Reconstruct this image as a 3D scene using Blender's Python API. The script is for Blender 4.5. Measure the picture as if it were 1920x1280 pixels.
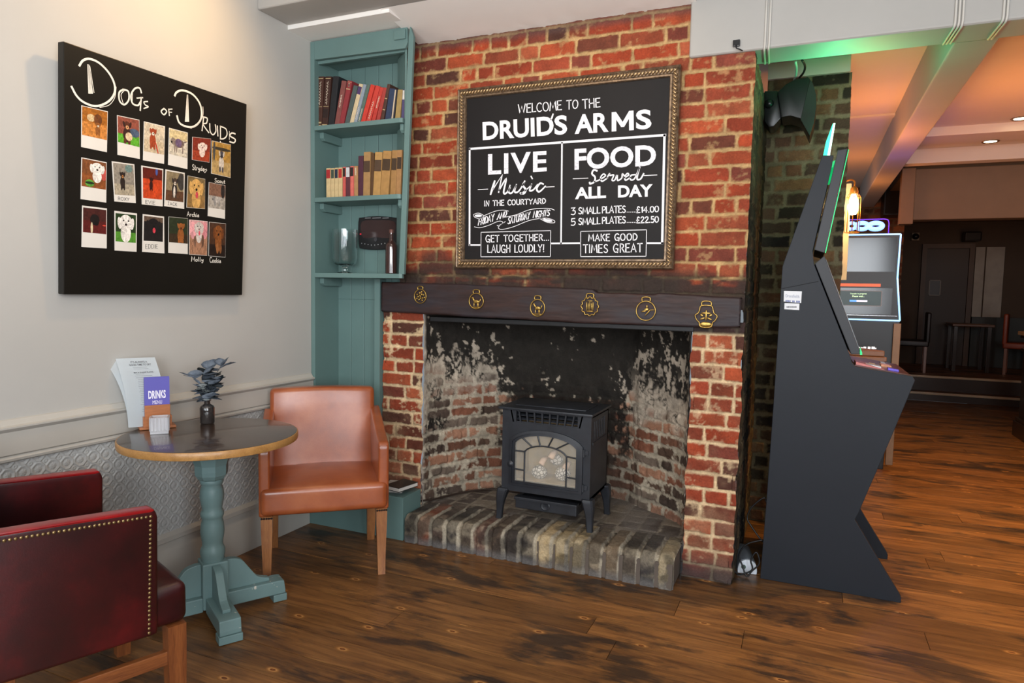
import bpy, bmesh, math, random
import numpy as np
from mathutils import Vector, Matrix

for _o in list(bpy.data.objects): bpy.data.objects.remove(_o)
SC = bpy.context.scene
COL = SC.collection
PI = math.pi

# ------------------------------------------------------------------ camera
CAM_H = 1.43
FPX = 1268.0                      # focal length in pixels of a 1920x1280 frame
def _n(v): return v/np.linalg.norm(v)
_vy = np.array([1513-960., 556-640., FPX]); _vx = -np.array([-1950-960., 490-640., FPX])
_Y = _n(_vy); _X = _n(_vx-_Y*_vx.dot(_Y)); _Z = np.cross(_X, _Y)
MW = np.stack([_X, _Y, _Z])       # camera (right, down, forward) -> world
CAM_O = np.array([0., 0., CAM_H])
cd = bpy.data.cameras.new('camera'); cam = bpy.data.objects.new('camera', cd); COL.objects.link(cam)
cd.sensor_width = 36; cd.lens = FPX/1920*36; cd.clip_start = .05
_r, _d, _f = MW[:, 0], MW[:, 1], MW[:, 2]
cam.matrix_world = Matrix(((_r[0], -_d[0], -_f[0], 0), (_r[1], -_d[1], -_f[1], 0), (_r[2], -_d[2], -_f[2], CAM_H), (0, 0, 0, 1)))
SC.camera = cam
def ray(px, py): return MW @ np.array([px-960., py-640., FPX])
def hit(px, py, ax, val):         # the point of the plane axis=val seen at a pixel
    d = ray(px, py); t = (val-CAM_O[ax])/d[ax]; return CAM_O+d*t
def hitp(px, py, p0, nrm):        # the point of any plane seen at a pixel
    d = ray(px, py); t = np.dot(p0-CAM_O, nrm)/np.dot(d, nrm); return CAM_O+d*t

# ------------------------------------------------------------------ world, lights, exposure
SC.view_settings.view_transform = 'Standard'; SC.view_settings.look = 'None'
SC.view_settings.gamma = 1; SC.view_settings.use_curve_mapping = False
SC.view_settings.exposure = 0.0
W = bpy.data.worlds.new('world'); SC.world = W; W.use_nodes = True
W.node_tree.nodes['Background'].inputs[0].default_value = (.80, .90, 1, 1)
W.node_tree.nodes['Background'].inputs[1].default_value = .30
def aim(o, tgt):
    o.rotation_euler = (Vector(tgt)-o.location).to_track_quat('-Z', 'Y').to_euler()
def area(name, loc, tgt, sx, sy, power, col):
    l = bpy.data.lights.new(name, 'AREA'); l.shape = 'RECTANGLE'; l.size = sx; l.size_y = sy; l.energy = power; l.color = col
    o = bpy.data.objects.new(name, l); o.location = loc; COL.objects.link(o); aim(o, tgt); return o
def point(name, loc, power, col, r=.05):
    l = bpy.data.lights.new(name, 'POINT'); l.energy = power; l.color = col; l.shadow_soft_size = r
    o = bpy.data.objects.new(name, l); o.location = loc; COL.objects.link(o); return o
def spot(name, loc, tgt, power, col, ang, blend=.6, r=.04):
    l = bpy.data.lights.new(name, 'SPOT'); l.energy = power; l.color = col; l.spot_size = math.radians(ang); l.spot_blend = blend; l.shadow_soft_size = r
    o = bpy.data.objects.new(name, l); o.location = loc; COL.objects.link(o); aim(o, tgt); return o
DAY = (.90, .95, 1.0)
area('window_daylight', (-1.3, -2.3, 1.75), (-1.3, 2, 1.45), 1.2, 1.8, 60, DAY)
area('window_daylight', (.75, -2.3, 1.75), (-.6, 2, 1.40), 1.2, 1.8, 100, DAY)
area('window_daylight', (2.9, -1.6, 1.75), (-2.0, 2.6, 1.2), 1.2, 1.8, 104, DAY)
spot('ceiling_spotlight', (-2.02, 2.42, 3.05), (-2.75, 2.15, 2.35), 40, (1, .62, .26), 112, 1, .05)
spot('ceiling_spotlight', (-1.2, 1.9, 3.0), (-1.2, 3.4, 2.0), 32, (1, .80, .58), 80, .9, .08)
ORANGE = (1, .31, .065)
point('amber_uplight', (.36, 5.5, 2.25), 15, ORANGE, .10)
point('amber_uplight', (.36, 7.6, 2.2), 11, ORANGE, .10)
point('amber_uplight', (1.5, 5.3, 2.0), 26, ORANGE, .12)
point('amber_uplight', (2.6, 6.3, 2.0), 14, ORANGE, .12)
point('amber_uplight', (2.4, 12.2, 2.3), 2.2, (1, .45, .16), .12)
area('ceiling_fill', (-.9, .9, 1.95), (-1.2, 2.4, 3.0), 1.6, .5, 26, (1, .95, .9))  # added fill that brightens the ceiling, no lamp stands there
spot('downlight_beam', (1.34, 6.85, 2.74), (1.34, 6.85, 0), 150, (1, .62, .24), 110, .8)
spot('downlight_beam', (1.95, 4.4, 2.74), (1.6, 3.9, 0), 220, (1, .62, .22), 110, .8)

# ------------------------------------------------------------------ helpers: objects
def setp(o, label=None, cat=None, group=None, kind=None):
    if label: o['label'] = label
    if cat: o['category'] = cat
    if group: o['group'] = group
    if kind: o['kind'] = kind
    return o
def empty(name, label, cat, loc=(0, 0, 0), rotz=0, group=None):
    o = bpy.data.objects.new(name, None); o.empty_display_size = .1; COL.objects.link(o)
    o.location = loc; o.rotation_euler = (0, 0, rotz); return setp(o, label, cat, group)
def link(name, me, mat=None, parent=None, smooth=False, mats=None):
    o = bpy.data.objects.new(name, me); COL.objects.link(o)
    for m in (mats or ([mat] if mat else [])): me.materials.append(m)
    if parent: o.parent = parent
    if smooth: me.polygons.foreach_set('use_smooth', [True]*len(me.polygons))
    return o
def obj(name, bm, mat=None, parent=None, smooth=False, mats=None, angle=None):
    bmesh.ops.recalc_face_normals(bm, faces=bm.faces)
    me = bpy.data.meshes.new(name); bm.to_mesh(me); bm.free()
    if angle is not None:
        smooth = True
    o = link(name, me, mat, parent, smooth, mats)
    if angle is not None:
        me.set_sharp_from_angle(angle=math.radians(angle))
    return o
def BM(): return bmesh.new()
def box(bm, x0, x1, y0, y1, z0, z1, bev=0, seg=2, mi=0, mtx=None):
    b = bmesh.new()
    bmesh.ops.create_cube(b, size=1)
    for v in b.verts: v.co = Vector(((x0+x1)/2+v.co.x*(x1-x0), (y0+y1)/2+v.co.y*(y1-y0), (z0+z1)/2+v.co.z*(z1-z0)))
    if bev: bmesh.ops.bevel(b, geom=b.edges[:], offset=bev, segments=seg, affect='EDGES', profile=.6)
    merge(bm, b, mi, mtx); return bm
def merge(bm, b, mi=0, mtx=None):
    if mtx is not None: bmesh.ops.transform(b, matrix=mtx, verts=b.verts)
    vs = [bm.verts.new(v.co) for v in b.verts]; b.verts.index_update()
    for f in b.faces:
        try:
            nf = bm.faces.new([vs[v.index] for v in f.verts]); nf.material_index = mi or f.material_index
        except ValueError: pass
    b.free()
def prism(bm, pts, axis, a, b, bev=0, mi=0, mtx=None, seg=2):
    """polygon pts in the plane of the other two axes, extruded along axis from a to b"""
    t = bmesh.new()
    def P(p, h):
        return Vector((h, p[0], p[1])) if axis == 0 else Vector((p[0], h, p[1])) if axis == 1 else Vector((p[0], p[1], h))
    A = [t.verts.new(P(p, a)) for p in pts]; B = [t.verts.new(P(p, b)) for p in pts]
    n = len(pts); t.faces.new(A); t.faces.new(B[::-1])
    for i in range(n): t.faces.new((A[i], B[i], B[(i+1) % n], A[(i+1) % n]))
    bmesh.ops.recalc_face_normals(t, faces=t.faces)
    if bev: bmesh.ops.bevel(t, geom=t.edges[:], offset=bev, segments=seg, affect='EDGES', profile=.6)
    merge(bm, t, mi, mtx); return bm
def rbox(bm, c, size, r, n=6, deform=None, mi=0, mtx=None):
    """soft rounded box"""
    def samp(s):
        h = s/2
        return sorted(set([-h, -h+r*.3, -h+r*.65, -h+r]+list(np.linspace(-h+r, h-r, n+1))+[h-r, h-r*.65, h-r*.3, h]))
    S = [samp(s) for s in size]; t = bmesh.new(); H = [s/2 for s in size]
    cache = {}
    def V(p):
        p = np.array(p); inn = np.array(H)-r; cc = np.clip(p, -inn, inn); dd = p-cc; l = np.linalg.norm(dd)
        q = cc+(dd*r/l if l > 1e-9 else 0)
        k = tuple(np.round(q, 6))
        if k not in cache:
            w = q if deform is None else np.array(deform(*q))
            cache[k] = t.verts.new(Vector(w)+Vector(c))
        return cache[k]
    for ax in range(3):
        u, v = [(1, 2), (0, 2), (0, 1)][ax]
        for sg in (-1, 1):
            for i in range(len(S[u])-1):
                for j in range(len(S[v])-1):
                    q = []
                    for (a, b) in ((i, j), (i+1, j), (i+1, j+1), (i, j+1)):
                        p = [0, 0, 0]; p[ax] = sg*H[ax]; p[u] = S[u][a]; p[v] = S[v][b]; q.append(V(p))
                    q2 = []
                    for x in q:
                        if x not in q2: q2.append(x)
                    if len(q2) > 2:
                        try: t.faces.new(q2)
                        except ValueError: pass
    bmesh.ops.recalc_face_normals(t, faces=t.faces)
    merge(bm, t, mi, mtx); return bm
def tube(bm, pts, r, seg=8, closed=False, mi=0, caps=True):
    pts = [Vector(p) for p in pts]; n = len(pts); rings = []
    rr = r if isinstance(r, (list, tuple)) else [r]*n
    up = Vector((0, 0, 1)); prev = None
    for i, p in enumerate(pts):
        if closed: d = pts[(i+1) % n]-pts[i-1]
        else: d = pts[min(i+1, n-1)]-pts[max(i-1, 0)]
        d.normalize()
        if prev is None:
            a = d.cross(up)
            if a.length < 1e-3: a = d.cross(Vector((1, 0, 0)))
        else: a = prev-d*prev.dot(d)
        a.normalize(); prev = a; b = d.cross(a)
        rings.append([bm.verts.new(p+(a*math.cos(2*PI*k/seg)+b*math.sin(2*PI*k/seg))*rr[i]) for k in range(seg)])
    m = n if closed else n-1
    for i in range(m):
        A, B = rings[i], rings[(i+1) % n]
        for k in range(seg):
            f = bm.faces.new((A[k], A[(k+1) % seg], B[(k+1) % seg], B[k])); f.material_index = mi
    if caps and not closed:
        bm.faces.new(rings[0][::-1]).material_index = mi; bm.faces.new(rings[-1]).material_index = mi
    return bm
def lathe(bm, prof, c=(0, 0, 0), seg=32, mi=0, mod=None):
    """prof: list of (radius, z)"""
    rings = []
    for r, z in prof:
        if r < 1e-6: rings.append([bm.verts.new((c[0], c[1], c[2]+z))])
        else: rings.append([bm.verts.new((c[0]+r*(mod(2*PI*k/seg, z) if mod else 1)*math.cos(2*PI*k/seg), c[1]+r*(mod(2*PI*k/seg, z) if mod else 1)*math.sin(2*PI*k/seg), c[2]+z)) for k in range(seg)])
    for A, B in zip(rings, rings[1:]):
        for k in range(seg):
            a = [A[k % len(A)], A[(k+1) % seg % len(A)], B[(k+1) % seg % len(B)], B[k % len(B)]]
            q = []
            for v in a:
                if v not in q: q.append(v)
            if len(q) > 2: bm.faces.new(q).material_index = mi
    return bm
def ball(bm, c, r, u=12, v=8, sc=(1, 1, 1), mi=0):
    t = bmesh.new(); bmesh.ops.create_uvsphere(t, u_segments=u, v_segments=v, radius=r)
    for w in t.verts: w.co = Vector((w.co.x*sc[0]+c[0], w.co.y*sc[1]+c[1], w.co.z*sc[2]+c[2]))
    merge(bm, t, mi); return bm
def copy_tree(o, parent=None):
    c = o.copy(); COL.objects.link(c)
    if parent: c.parent = parent
    for ch in list(o.children): copy_tree(ch, c)
    return c
def smoothpts(pts, k=6, closed=False):
    P = [np.array(p, float) for p in pts]; n = len(P); out = []
    rng = range(n) if closed else range(n-1)
    for i in rng:
        if closed: a, b, c, d = P[i-1], P[i], P[(i+1) % n], P[(i+2) % n]
        else: a, b, c, d = P[max(i-1, 0)], P[i], P[i+1], P[min(i+2, n-1)]
        for j in range(k):
            t = j/k
            out.append(.5*((2*b)+(-a+c)*t+(2*a-5*b+4*c-d)*t*t+(-a+3*b-3*c+d)*t**3))
    if not closed: out.append(P[-1])
    return out

# ------------------------------------------------------------------ helpers: materials
def srgb(h):
    h = h.lstrip('#'); v = [int(h[i:i+2], 16)/255 for i in (0, 2, 4)]
    return tuple(c/12.92 if c <= .04045 else ((c+.055)/1.055)**2.4 for c in v)
class NT:
    def __init__(s, name):
        s.m = bpy.data.materials.new(name); s.m.use_nodes = True; s.t = s.m.node_tree
        s.b = s.t.nodes['Principled BSDF']
    def n(s, ty, **k):
        x = s.t.nodes.new(ty)
        for a, v in k.items():
            if a.startswith('i_'): x.inputs[a[2:].replace('_', ' ')].default_value = v
            else: setattr(x, a, v)
        return x
    def l(s, a, b): s.t.links.new(a, b)
    def noise(s, vec, scale, detail=4, rough=.55, dist=0):
        x = s.n('ShaderNodeTexNoise'); x.inputs['Scale'].default_value = scale; x.inputs['Detail'].default_value = detail
        x.inputs['Roughness'].default_value = rough; x.inputs['Distortion'].default_value = dist
        if vec is not None: s.l(vec, x.inputs['Vector'])
        return x.outputs['Fac']
    def ramp(s, fac, stops):
        x = s.n('ShaderNodeValToRGB'); e = x.color_ramp.elements
        while len(e) < len(stops): e.new(.5)
        for q, (p, c) in zip(e, stops): q.position = p; q.color = (*c, 1) if len(c) == 3 else c
        s.l(fac, x.inputs['Fac']); return x.outputs['Color']
    def mix(s, fac, a, b, mode='MIX'):
        x = s.n('ShaderNodeMix', data_type='RGBA', blend_type=mode)
        for v, k in ((fac, 0), (a, 6), (b, 7)):
            if hasattr(v, 'links'): s.l(v, x.inputs[k])
            elif k: x.inputs[k].default_value = (*v, 1)
            else: x.inputs[k].default_value = v
        return x.outputs[2]
    def math(s, op, a, b=0):
        x = s.n('ShaderNodeMath', operation=op)
        for v, k in ((a, 0), (b, 1)):
            if hasattr(v, 'links'): s.l(v, x.inputs[k])
            else: x.inputs[k].default_value = v
        return x.outputs[0]
    def coord(s, scale=(1, 1, 1), loc=(0, 0, 0), rot=(0, 0, 0)):
        tc = s.n('ShaderNodeTexCoord'); mp = s.n('ShaderNodeMapping')
        mp.inputs['Scale'].default_value = scale; mp.inputs['Location'].default_value = loc; mp.inputs['Rotation'].default_value = rot
        s.l(tc.outputs['Object'], mp.inputs['Vector']); return mp.outputs['Vector']
    def bump(s, h, strength=.3, dist=.01):
        x = s.n('ShaderNodeBump'); x.inputs['Strength'].default_value = strength; x.inputs['Distance'].default_value = dist
        s.l(h, x.inputs['Height']); s.l(x.outputs['Normal'], s.b.inputs['Normal'])
    def set(s, **k):
        for a, v in k.items():
            i = s.b.inputs[a.replace('_', ' ')]
            if hasattr(v, 'links'): s.l(v, i)
            else: i.default_value = v
        return s
def pbr(name, col, rough=.5, metal=0, var=.12, vs=6, bump=0, bs=80, spec=.5, coat=0, stretch=(1, 1, 1), emis=0, trans=0, ior=1.45, alpha=1, spots=None):
    """plain material with procedural mottling"""
    if isinstance(col, str): col = srgb(col)
    t = NT(name); v = t.coord(stretch)
    f = t.noise(v, vs, 5)
    a = tuple(max(0, c*(1-var)) for c in col); b = tuple(min(1, c*(1+var)) for c in col)
    c = t.ramp(f, [(.3, a), (.7, b)])
    if spots:
        g = t.noise(v, spots[1], 6, .7); c = t.mix(t.ramp(g, [(spots[2], (0, 0, 0)), (spots[2]+.03, (1, 1, 1))]), c, srgb(spots[0]))
    t.set(Base_Color=c, Roughness=rough, Metallic=metal, IOR=ior, Alpha=alpha)
    t.b.inputs['Specular IOR Level'].default_value = spec
    t.b.inputs['Coat Weight'].default_value = coat; t.b.inputs['Coat Roughness'].default_value = .15
    t.b.inputs['Transmission Weight'].default_value = trans
    if emis:
        t.l(c, t.b.inputs['Emission Color']); t.b.inputs['Emission Strength'].default_value = emis
    if bump: t.bump(t.noise(v, bs, 4), bump, .004)
    return t.m
def wood(name, dark, light, rough=.4, scale=1, axis=0, coat=.1, bump=.1):
    st = [14*scale]*3; st[axis] = 1.2*scale
    t = NT(name); v = t.coord(tuple(st)); f = t.noise(v, 3, 6, .6, .4); g = t.noise(t.coord(tuple(x*6 for x in st)), 4, 3)
    c = t.ramp(f, [(.3, srgb(dark)), (.68, srgb(light))]); c = t.mix(.35, c, t.ramp(g, [(.35, srgb(dark)), (.65, srgb(light))]))
    t.set(Base_Color=c, Roughness=rough); t.b.inputs['Coat Weight'].default_value = coat; t.bump(g, bump, .002); return t.m
def attrmat(name, rough=.85, fine=.22, fscale=90, bump=.5, spec=.3):
    t = NT(name); a = t.n('ShaderNodeAttribute', attribute_name='Col'); v = t.coord()
    f = t.noise(v, fscale, 5, .65); g = t.noise(v, 14, 4)
    c = t.mix(1, a.outputs['Color'], t.ramp(f, [(.25, (1-fine*2,)*3), (.75, (1+fine,)*3)]), 'MULTIPLY')
    c = t.mix(1, c, t.ramp(g, [(.3, (.85,)*3), (.7, (1.1,)*3)]), 'MULTIPLY')
    t.set(Base_Color=c, Roughness=rough); t.b.inputs['Specular IOR Level'].default_value = spec
    t.bump(f, bump, .004); return t.m
def vcol(name, rough=.55):
    t = NT(name); a = t.n('ShaderNodeAttribute', attribute_name='Col'); f = t.noise(t.coord(), 220, 3)
    t.set(Base_Color=t.mix(1, a.outputs['Color'], t.ramp(f, [(.3, (.8,)*3), (.7, (1.15,)*3)]), 'MULTIPLY'), Roughness=rough); return t.m

# ------------------------------------------------------------------ helpers: noise fields for walls
def _hash(ix, iy, seed):
    h = (ix.astype(np.int64)*374761393+iy.astype(np.int64)*668265263+seed*1274126177) & 0x7fffffff
    h = ((h ^ (h >> 13))*1103515245) & 0x7fffffff
    return ((h ^ (h >> 16)) & 0xffff)/65535.
def vnoise(x, y, seed=0):
    ix, iy = np.floor(x), np.floor(y); fx, fy = x-ix, y-iy
    fx = fx*fx*(3-2*fx); fy = fy*fy*(3-2*fy)
    a, b = _hash(ix, iy, seed), _hash(ix+1, iy, seed); c, d = _hash(ix, iy+1, seed), _hash(ix+1, iy+1, seed)
    return (a*(1-fx)+b*fx)*(1-fy)+(c*(1-fx)+d*fx)*fy
def fbm(x, y, seed=0, o=4):
    s = 0; a = .5; t = 0
    for i in range(o): s = s+a*vnoise(x*2**i, y*2**i, seed+i*17); t += a; a *= .55
    return s/t
def sstep(a, b, x):
    t = np.clip((x-a)/(b-a), 0, 1); return t*t*(3-2*t)
def lerp(a, b, t): return a+(b-a)*t[..., None]
def gridmesh(name, P, Cc=None, mat=None, keep=None, smooth=True, parent=None):
    """P: (n,m,3) grid of points -> one mesh, optional point colours"""
    n, m = P.shape[:2]; idx = np.arange(n*m).reshape(n, m)
    q = np.stack([idx[:-1, :-1], idx[1:, :-1], idx[1:, 1:], idx[:-1, 1:]], -1).reshape(-1, 4)
    if keep is not None:
        q = q[keep[:-1, :-1].reshape(-1)]
    me = bpy.data.meshes.new(name); me.vertices.add(n*m); me.vertices.foreach_set('co', P.reshape(-1).astype(np.float32))
    me.loops.add(len(q)*4); me.loops.foreach_set('vertex_index', q.reshape(-1).astype(np.int32))
    me.polygons.add(len(q)); me.polygons.foreach_set('loop_start', np.arange(0, len(q)*4, 4, dtype=np.int32))
    me.update(calc_edges=True)
    if Cc is not None:
        at = me.attributes.new('Col', 'FLOAT_COLOR', 'POINT'); c4 = np.ones((n*m, 4), np.float32); c4[:, :3] = np.clip(Cc.reshape(-1, 3), 0, 1)
        at.data.foreach_set('color', c4.reshape(-1))
    if keep is not None:
        bm = bmesh.new(); bm.from_mesh(me); bmesh.ops.delete(bm, geom=[v for v in bm.verts if not v.link_faces], context='VERTS'); bm.to_mesh(me); bm.free()
    me.validate(); return link(name, me, mat, parent, smooth)
def bricks(U, V, seed=1, course=.0755, L=.222, H=.108, joint=.011, worn=.006, pal=None, mortar=(.5, .4, .27), smear=.5, stretcher=.6, warp=.006):
    """height, colour, mask of a brick wall at wall coordinates U, V (metres)"""
    rnd = random.Random(seed)
    u = U+(fbm(U*7, V*7, seed)-.5)*2*warp; v = V+(fbm(U*5, V*9, seed+5)-.5)*2*warp
    r = np.floor(v/course).astype(int); r0 = r.min(); nr = r.max()-r0+1
    umin, umax = u.min()-.5, u.max()+.5
    du = np.zeros_like(u); bid = np.zeros_like(u); rid = np.zeros_like(u)
    for k in range(nr):
        e = [umin-rnd.random()*.2]; 
        while e[-1] < umax: e.append(e[-1]+(L if rnd.random() < stretcher else H)*(1+rnd.uniform(-.06, .06)))
        e = np.array(e); sel = (r-r0) == k; x = u[sel]; i = np.clip(np.searchsorted(e, x)-1, 0, len(e)-2)
        du[sel] = np.minimum(x-e[i], e[i+1]-x); bid[sel] = i+k*137
    dv = np.minimum(v-r*course, (r+1)*course-v)
    a = np.maximum(.012-du, 0); b = np.maximum(.012-dv, 0); d = .012-np.hypot(a, b); d = np.where((a > 0) & (b > 0), d, np.minimum(du, dv))
    nz = fbm(U*40, V*40, seed+9)-.5; nz2 = fbm(U*9, V*9, seed+3)-.5
    d = d-joint/2+nz*worn*1.6+nz2*worn
    mask = sstep(-.001, .004, d)
    hb = _hash(bid, bid*0+3, seed); hb2 = _hash(bid, bid*0+7, seed)
    pal = np.array(pal); ci = (hb*len(pal)*.9999).astype(int); c = pal[ci]*(.82+.36*hb2)[..., None]
    blot = fbm(U*16, V*16, seed+21); c = c*(.72+.56*blot)[..., None]
    mo = np.array(mortar)*(.62+.75*fbm(U*22, V*22, seed+31))[..., None]
    sm = sstep(.60, .70, fbm(U*13, V*17, seed+41)*.6+fbm(U*55, V*55, seed+42)*.4+(1-sstep(0, .014, d))*.12)*smear
    colr = lerp(mo, c, mask); colr = lerp(colr, mo*1.1, sm*mask)
    h = mask*(.007+.005*(hb2-.5))+nz*.006+(fbm(U*90, V*90, seed+51)-.5)*.004
    return h, colr, mask
def grid(u0, u1, v0, v1, res):
    n = max(2, int(abs(u1-u0)/res)+1); m = max(2, int(abs(v1-v0)/res)+1)
    return np.meshgrid(np.linspace(u0, u1, n), np.linspace(v0, v1, m), indexing='ij')

# ------------------------------------------------------------------ helpers: lettering
_G = {}
def _g(ch, w, *st): _G[ch] = (w, st)
_g('A', .66, '0,0 .33,1 .66,0', '.13,.33 .54,.36'); _g('B', .58, '.04,0 .04,1', '~.04,1 .45,.95 .48,.7 .3,.53 .06,.52', '~.06,.52 .5,.48 .56,.2 .36,.02 .04,0')
_g('C', .6, '~.58,.85 .4,1 .15,.88 .02,.5 .14,.12 .38,0 .6,.12'); _g('D', .64, '.05,0 .05,1', '~.05,1 .4,.93 .62,.55 .45,.12 .05,0')
_g('E', .52, '.52,1 .04,1 .04,0 .52,0', '.04,.52 .44,.54'); _g('F', .5, '.5,1 .05,1 .05,0', '.05,.52 .42,.54')
_g('G', .66, '~.6,.86 .4,1 .14,.86 .02,.46 .16,.08 .38,0 .58,.12', '.36,.42 .62,.42 .58,-.06'); _g('H', .6, '.04,0 .04,1', '.58,0 .58,1', '.04,.5 .58,.54')
_g('I', .1, '.05,0 .05,1'); _g('J', .5, '.1,1 .5,1', '~.34,1 .34,.3 .26,.03 .05,.1'); _g('K', .58, '.05,0 .05,1', '.54,1 .07,.44', '.2,.58 .58,0')
_g('L', .48, '.04,1 .04,0 .48,.02'); _g('M', .78, '0,0 .12,1 .39,.3 .66,1 .78,0'); _g('N', .62, '.04,0 .04,1 .58,0 .58,1')
_g('O', .7, '~.35,1 .1,.85 .02,.5 .12,.12 .35,0 .58,.14 .68,.5 .58,.86 .35,1'); _g('P', .56, '.05,0 .05,1', '~.05,1 .45,.95 .54,.72 .4,.5 .05,.45')
_g('R', .58, '.05,0 .05,1', '~.05,1 .42,.95 .52,.74 .38,.52 .05,.48', '.25,.5 .58,0'); _g('S', .52, '~.48,.88 .3,1 .08,.86 .1,.62 .4,.42 .5,.2 .3,0 .02,.12')
_g('T', .62, '0,.98 .62,1', '.31,1 .31,0'); _g('U', .62, '~.04,1 .04,.35 .14,.06 .32,0 .5,.08 .58,.35 .58,1'); _g('V', .64, '0,1 .32,0 .64,1')
_g('W', .9, '0,1 .22,0 .45,.75 .66,0 .9,1'); _g('X', .6, '0,0 .6,1', '0,1 .6,0'); _g('Y', .6, '0,1 .3,.5 .6,1', '.3,.5 .26,0')
_g('0', .58, '~.29,1 .08,.85 .02,.5 .1,.12 .29,0 .48,.14 .56,.5 .48,.86 .29,1'); _g('1', .3, '.05,.8 .22,1 .22,0'); _g('2', .54, '~.04,.8 .2,1 .45,.92 .46,.66 .2,.3 .02,.02', '.02,.02 .54,.04')
_g('3', .5, '.06,1 .46,1 .2,.6', '~.2,.6 .44,.55 .48,.25 .3,.0 .02,.08'); _g('4', .56, '.4,0 .4,1 0,.3 .56,.32'); _g('5', .5, '.46,1 .1,1 .08,.56', '~.08,.56 .36,.6 .48,.32 .32,.02 .02,.06')
_g('£', .56, '~.5,.85 .36,1 .2,.86 .2,.5 .16,.1 .04,.02', '.04,.02 .54,.04', '.04,.48 .42,.48'); _g('.', .14, '.05,.0 .09,.05'); _g('!', .16, '.1,1 .06,.28', '.05,.0 .08,.05'); _g("'", .14, '.09,1.02 .05,.76')
_g('&', .66, '~.64,.0 .2,.66 .22,.95 .38,.96 .4,.72 .08,.36 .08,.06 .34,0 .6,.4'); _g('-', .4, '.05,.5 .35,.5'); _g(' ', .38)
# joined lower case
_g('a', .5, '~.44,.5 .2,.52 .04,.25 .14,.02 .34,.12 .44,.5', '~.44,.5 .42,.1 .54,.04'); _g('c', .42, '~.4,.44 .22,.52 .04,.26 .18,0 .42,.08'); _g('d', .5, '~.42,.42 .2,.5 .04,.24 .14,.02 .34,.1 .46,.95', '~.46,.95 .4,.3 .5,.03')
_g('e', .44, '~.04,.24 .32,.28 .36,.46 .2,.52 .04,.3 .12,.02 .44,.1'); _g('h', .48, '.08,1 .06,0', '~.06,.3 .26,.52 .38,.4 .38,.02 .48,.05'); _g('i', .2, '~.08,.5 .06,.1 .2,.04', '.1,.7 .12,.76')
_g('k', .46, '.07,1 .06,0', '.42,.5 .08,.22 .44,0'); _g('l', .22, '~.08,1 .06,.2 .2,.03'); _g('o', .46, '~.22,.52 .05,.36 .08,.08 .26,0 .42,.2 .38,.46 .22,.52'); _g('r', .38, '.06,.5 .06,0', '~.06,.3 .2,.5 .38,.46')
_g('s', .38, '~.36,.46 .2,.52 .1,.38 .32,.2 .28,.02 .04,.04'); _g('t', .34, '~.14,.86 .12,.14 .2,.02 .34,.06', '.0,.56 .32,.58'); _g('u', .48, '~.06,.5 .06,.12 .2,.0 .38,.14 .42,.5', '~.42,.5 .42,.08 .52,.04'); _g('v', .44, '~.03,.5 .18,.02 .3,.2 .42,.52'); _g('y', .46, '~.06,.5 .08,.2 .24,.12 .42,.5', '~.42,.5 .36,-.1 .2,-.38 .04,-.26')
def strokes(text, gap=.16, slant=0):
    out = []; x = 0
    for ch in text:
        w, st = _G[ch]
        for s in st:
            sm = s[0] == '~'; p = [tuple(float(a) for a in q.split(',')) for q in s.lstrip('~').split()]
            if sm: p = [tuple(q) for q in smoothpts(p, 5)]
            out.append([(x+a+slant*b, b) for a, b in p])
        x += w+gap
    return out, x-gap
def ribbon(bm, pts, w, taper=False):
    """flat stroke through 3-D points lying in a plane; bm gets quads facing the plane normal NRM"""
    P = [Vector(p) for p in pts]; n = len(P)
    if n < 2: return
    L = []; R = []
    for i, p in enumerate(P):
        d = P[min(i+1, n-1)]-P[max(i-1, 0)]
        if d.length < 1e-9: d = Vector((1e-4, 0, 1e-4))
        d.normalize(); s = d.cross(ribbon.N).normalized(); k = w/2
        if 0 < i < n-1:
            a = (P[i]-P[i-1]).normalized(); b = (P[i+1]-P[i]).normalized(); k = min(w/2/max(.55, math.sqrt(max(0, (1+a.dot(b))/2))), w)
        if taper: k *= .45+.55*math.sin(PI*(.15+.7*i/(n-1)))
        e = d*(-w*.35 if i == 0 else w*.35 if i == n-1 else 0)
        L.append(bm.verts.new(p+s*k+e)); R.append(bm.verts.new(p-s*k+e))
    for i in range(n-1): bm.faces.new((L[i], L[i+1], R[i+1], R[i]))
ribbon.N = Vector((0, -1, 0))
def bil(q, s, t):
    bl, br, tr, tl = [np.array(x) for x in q]; return (bl*(1-s)+br*s)*(1-t)+(tl*(1-s)+tr*s)*t
def write(bm, text, q, w, gap=.16, slant=0, wob=0, seed=1, taper=False):
    """hand lettering stretched over the 3-D quad q = (bl, br, tr, tl)"""
    st, W_ = strokes(text, gap, slant); r = random.Random(seed)
    W_ += abs(slant)
    for s in st:
        o = (r.uniform(-wob, wob), r.uniform(-wob, wob))
        ribbon(bm, [bil(q, (a+o[0])/W_, b+o[1]) for a, b in s], w, taper)
def bold(bm, text, q, off=.0, spacing=1.0):
    """block lettering stretched over the quad q"""
    c = bpy.data.curves.new('t', 'FONT'); c.body = text; c.offset = off; c.space_character = spacing; c.resolution_u = 4
    o = bpy.data.objects.new('t', c); COL.objects.link(o); bpy.context.view_layer.update()
    me = o.to_mesh(); co = np.array([v.co[:] for v in me.vertices]); mn, mx = co.min(0), co.max(0)
    vs = [bm.verts.new(bil(q, (p[0]-mn[0])/(mx[0]-mn[0]), (p[1]-mn[1])/(mx[1]-mn[1]))) for p in co]
    for f in me.polygons:
        try: bm.faces.new([vs[i] for i in f.vertices])
        except ValueError: pass
    o.to_mesh_clear(); bpy.data.objects.remove(o); bpy.data.curves.remove(c)

# ================================================================== THE SETTING
LW = -2.73      # left wall
BY = 3.43       # front of the chimney breast
def struct(o): o['kind'] = 'structure'; return o
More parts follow.
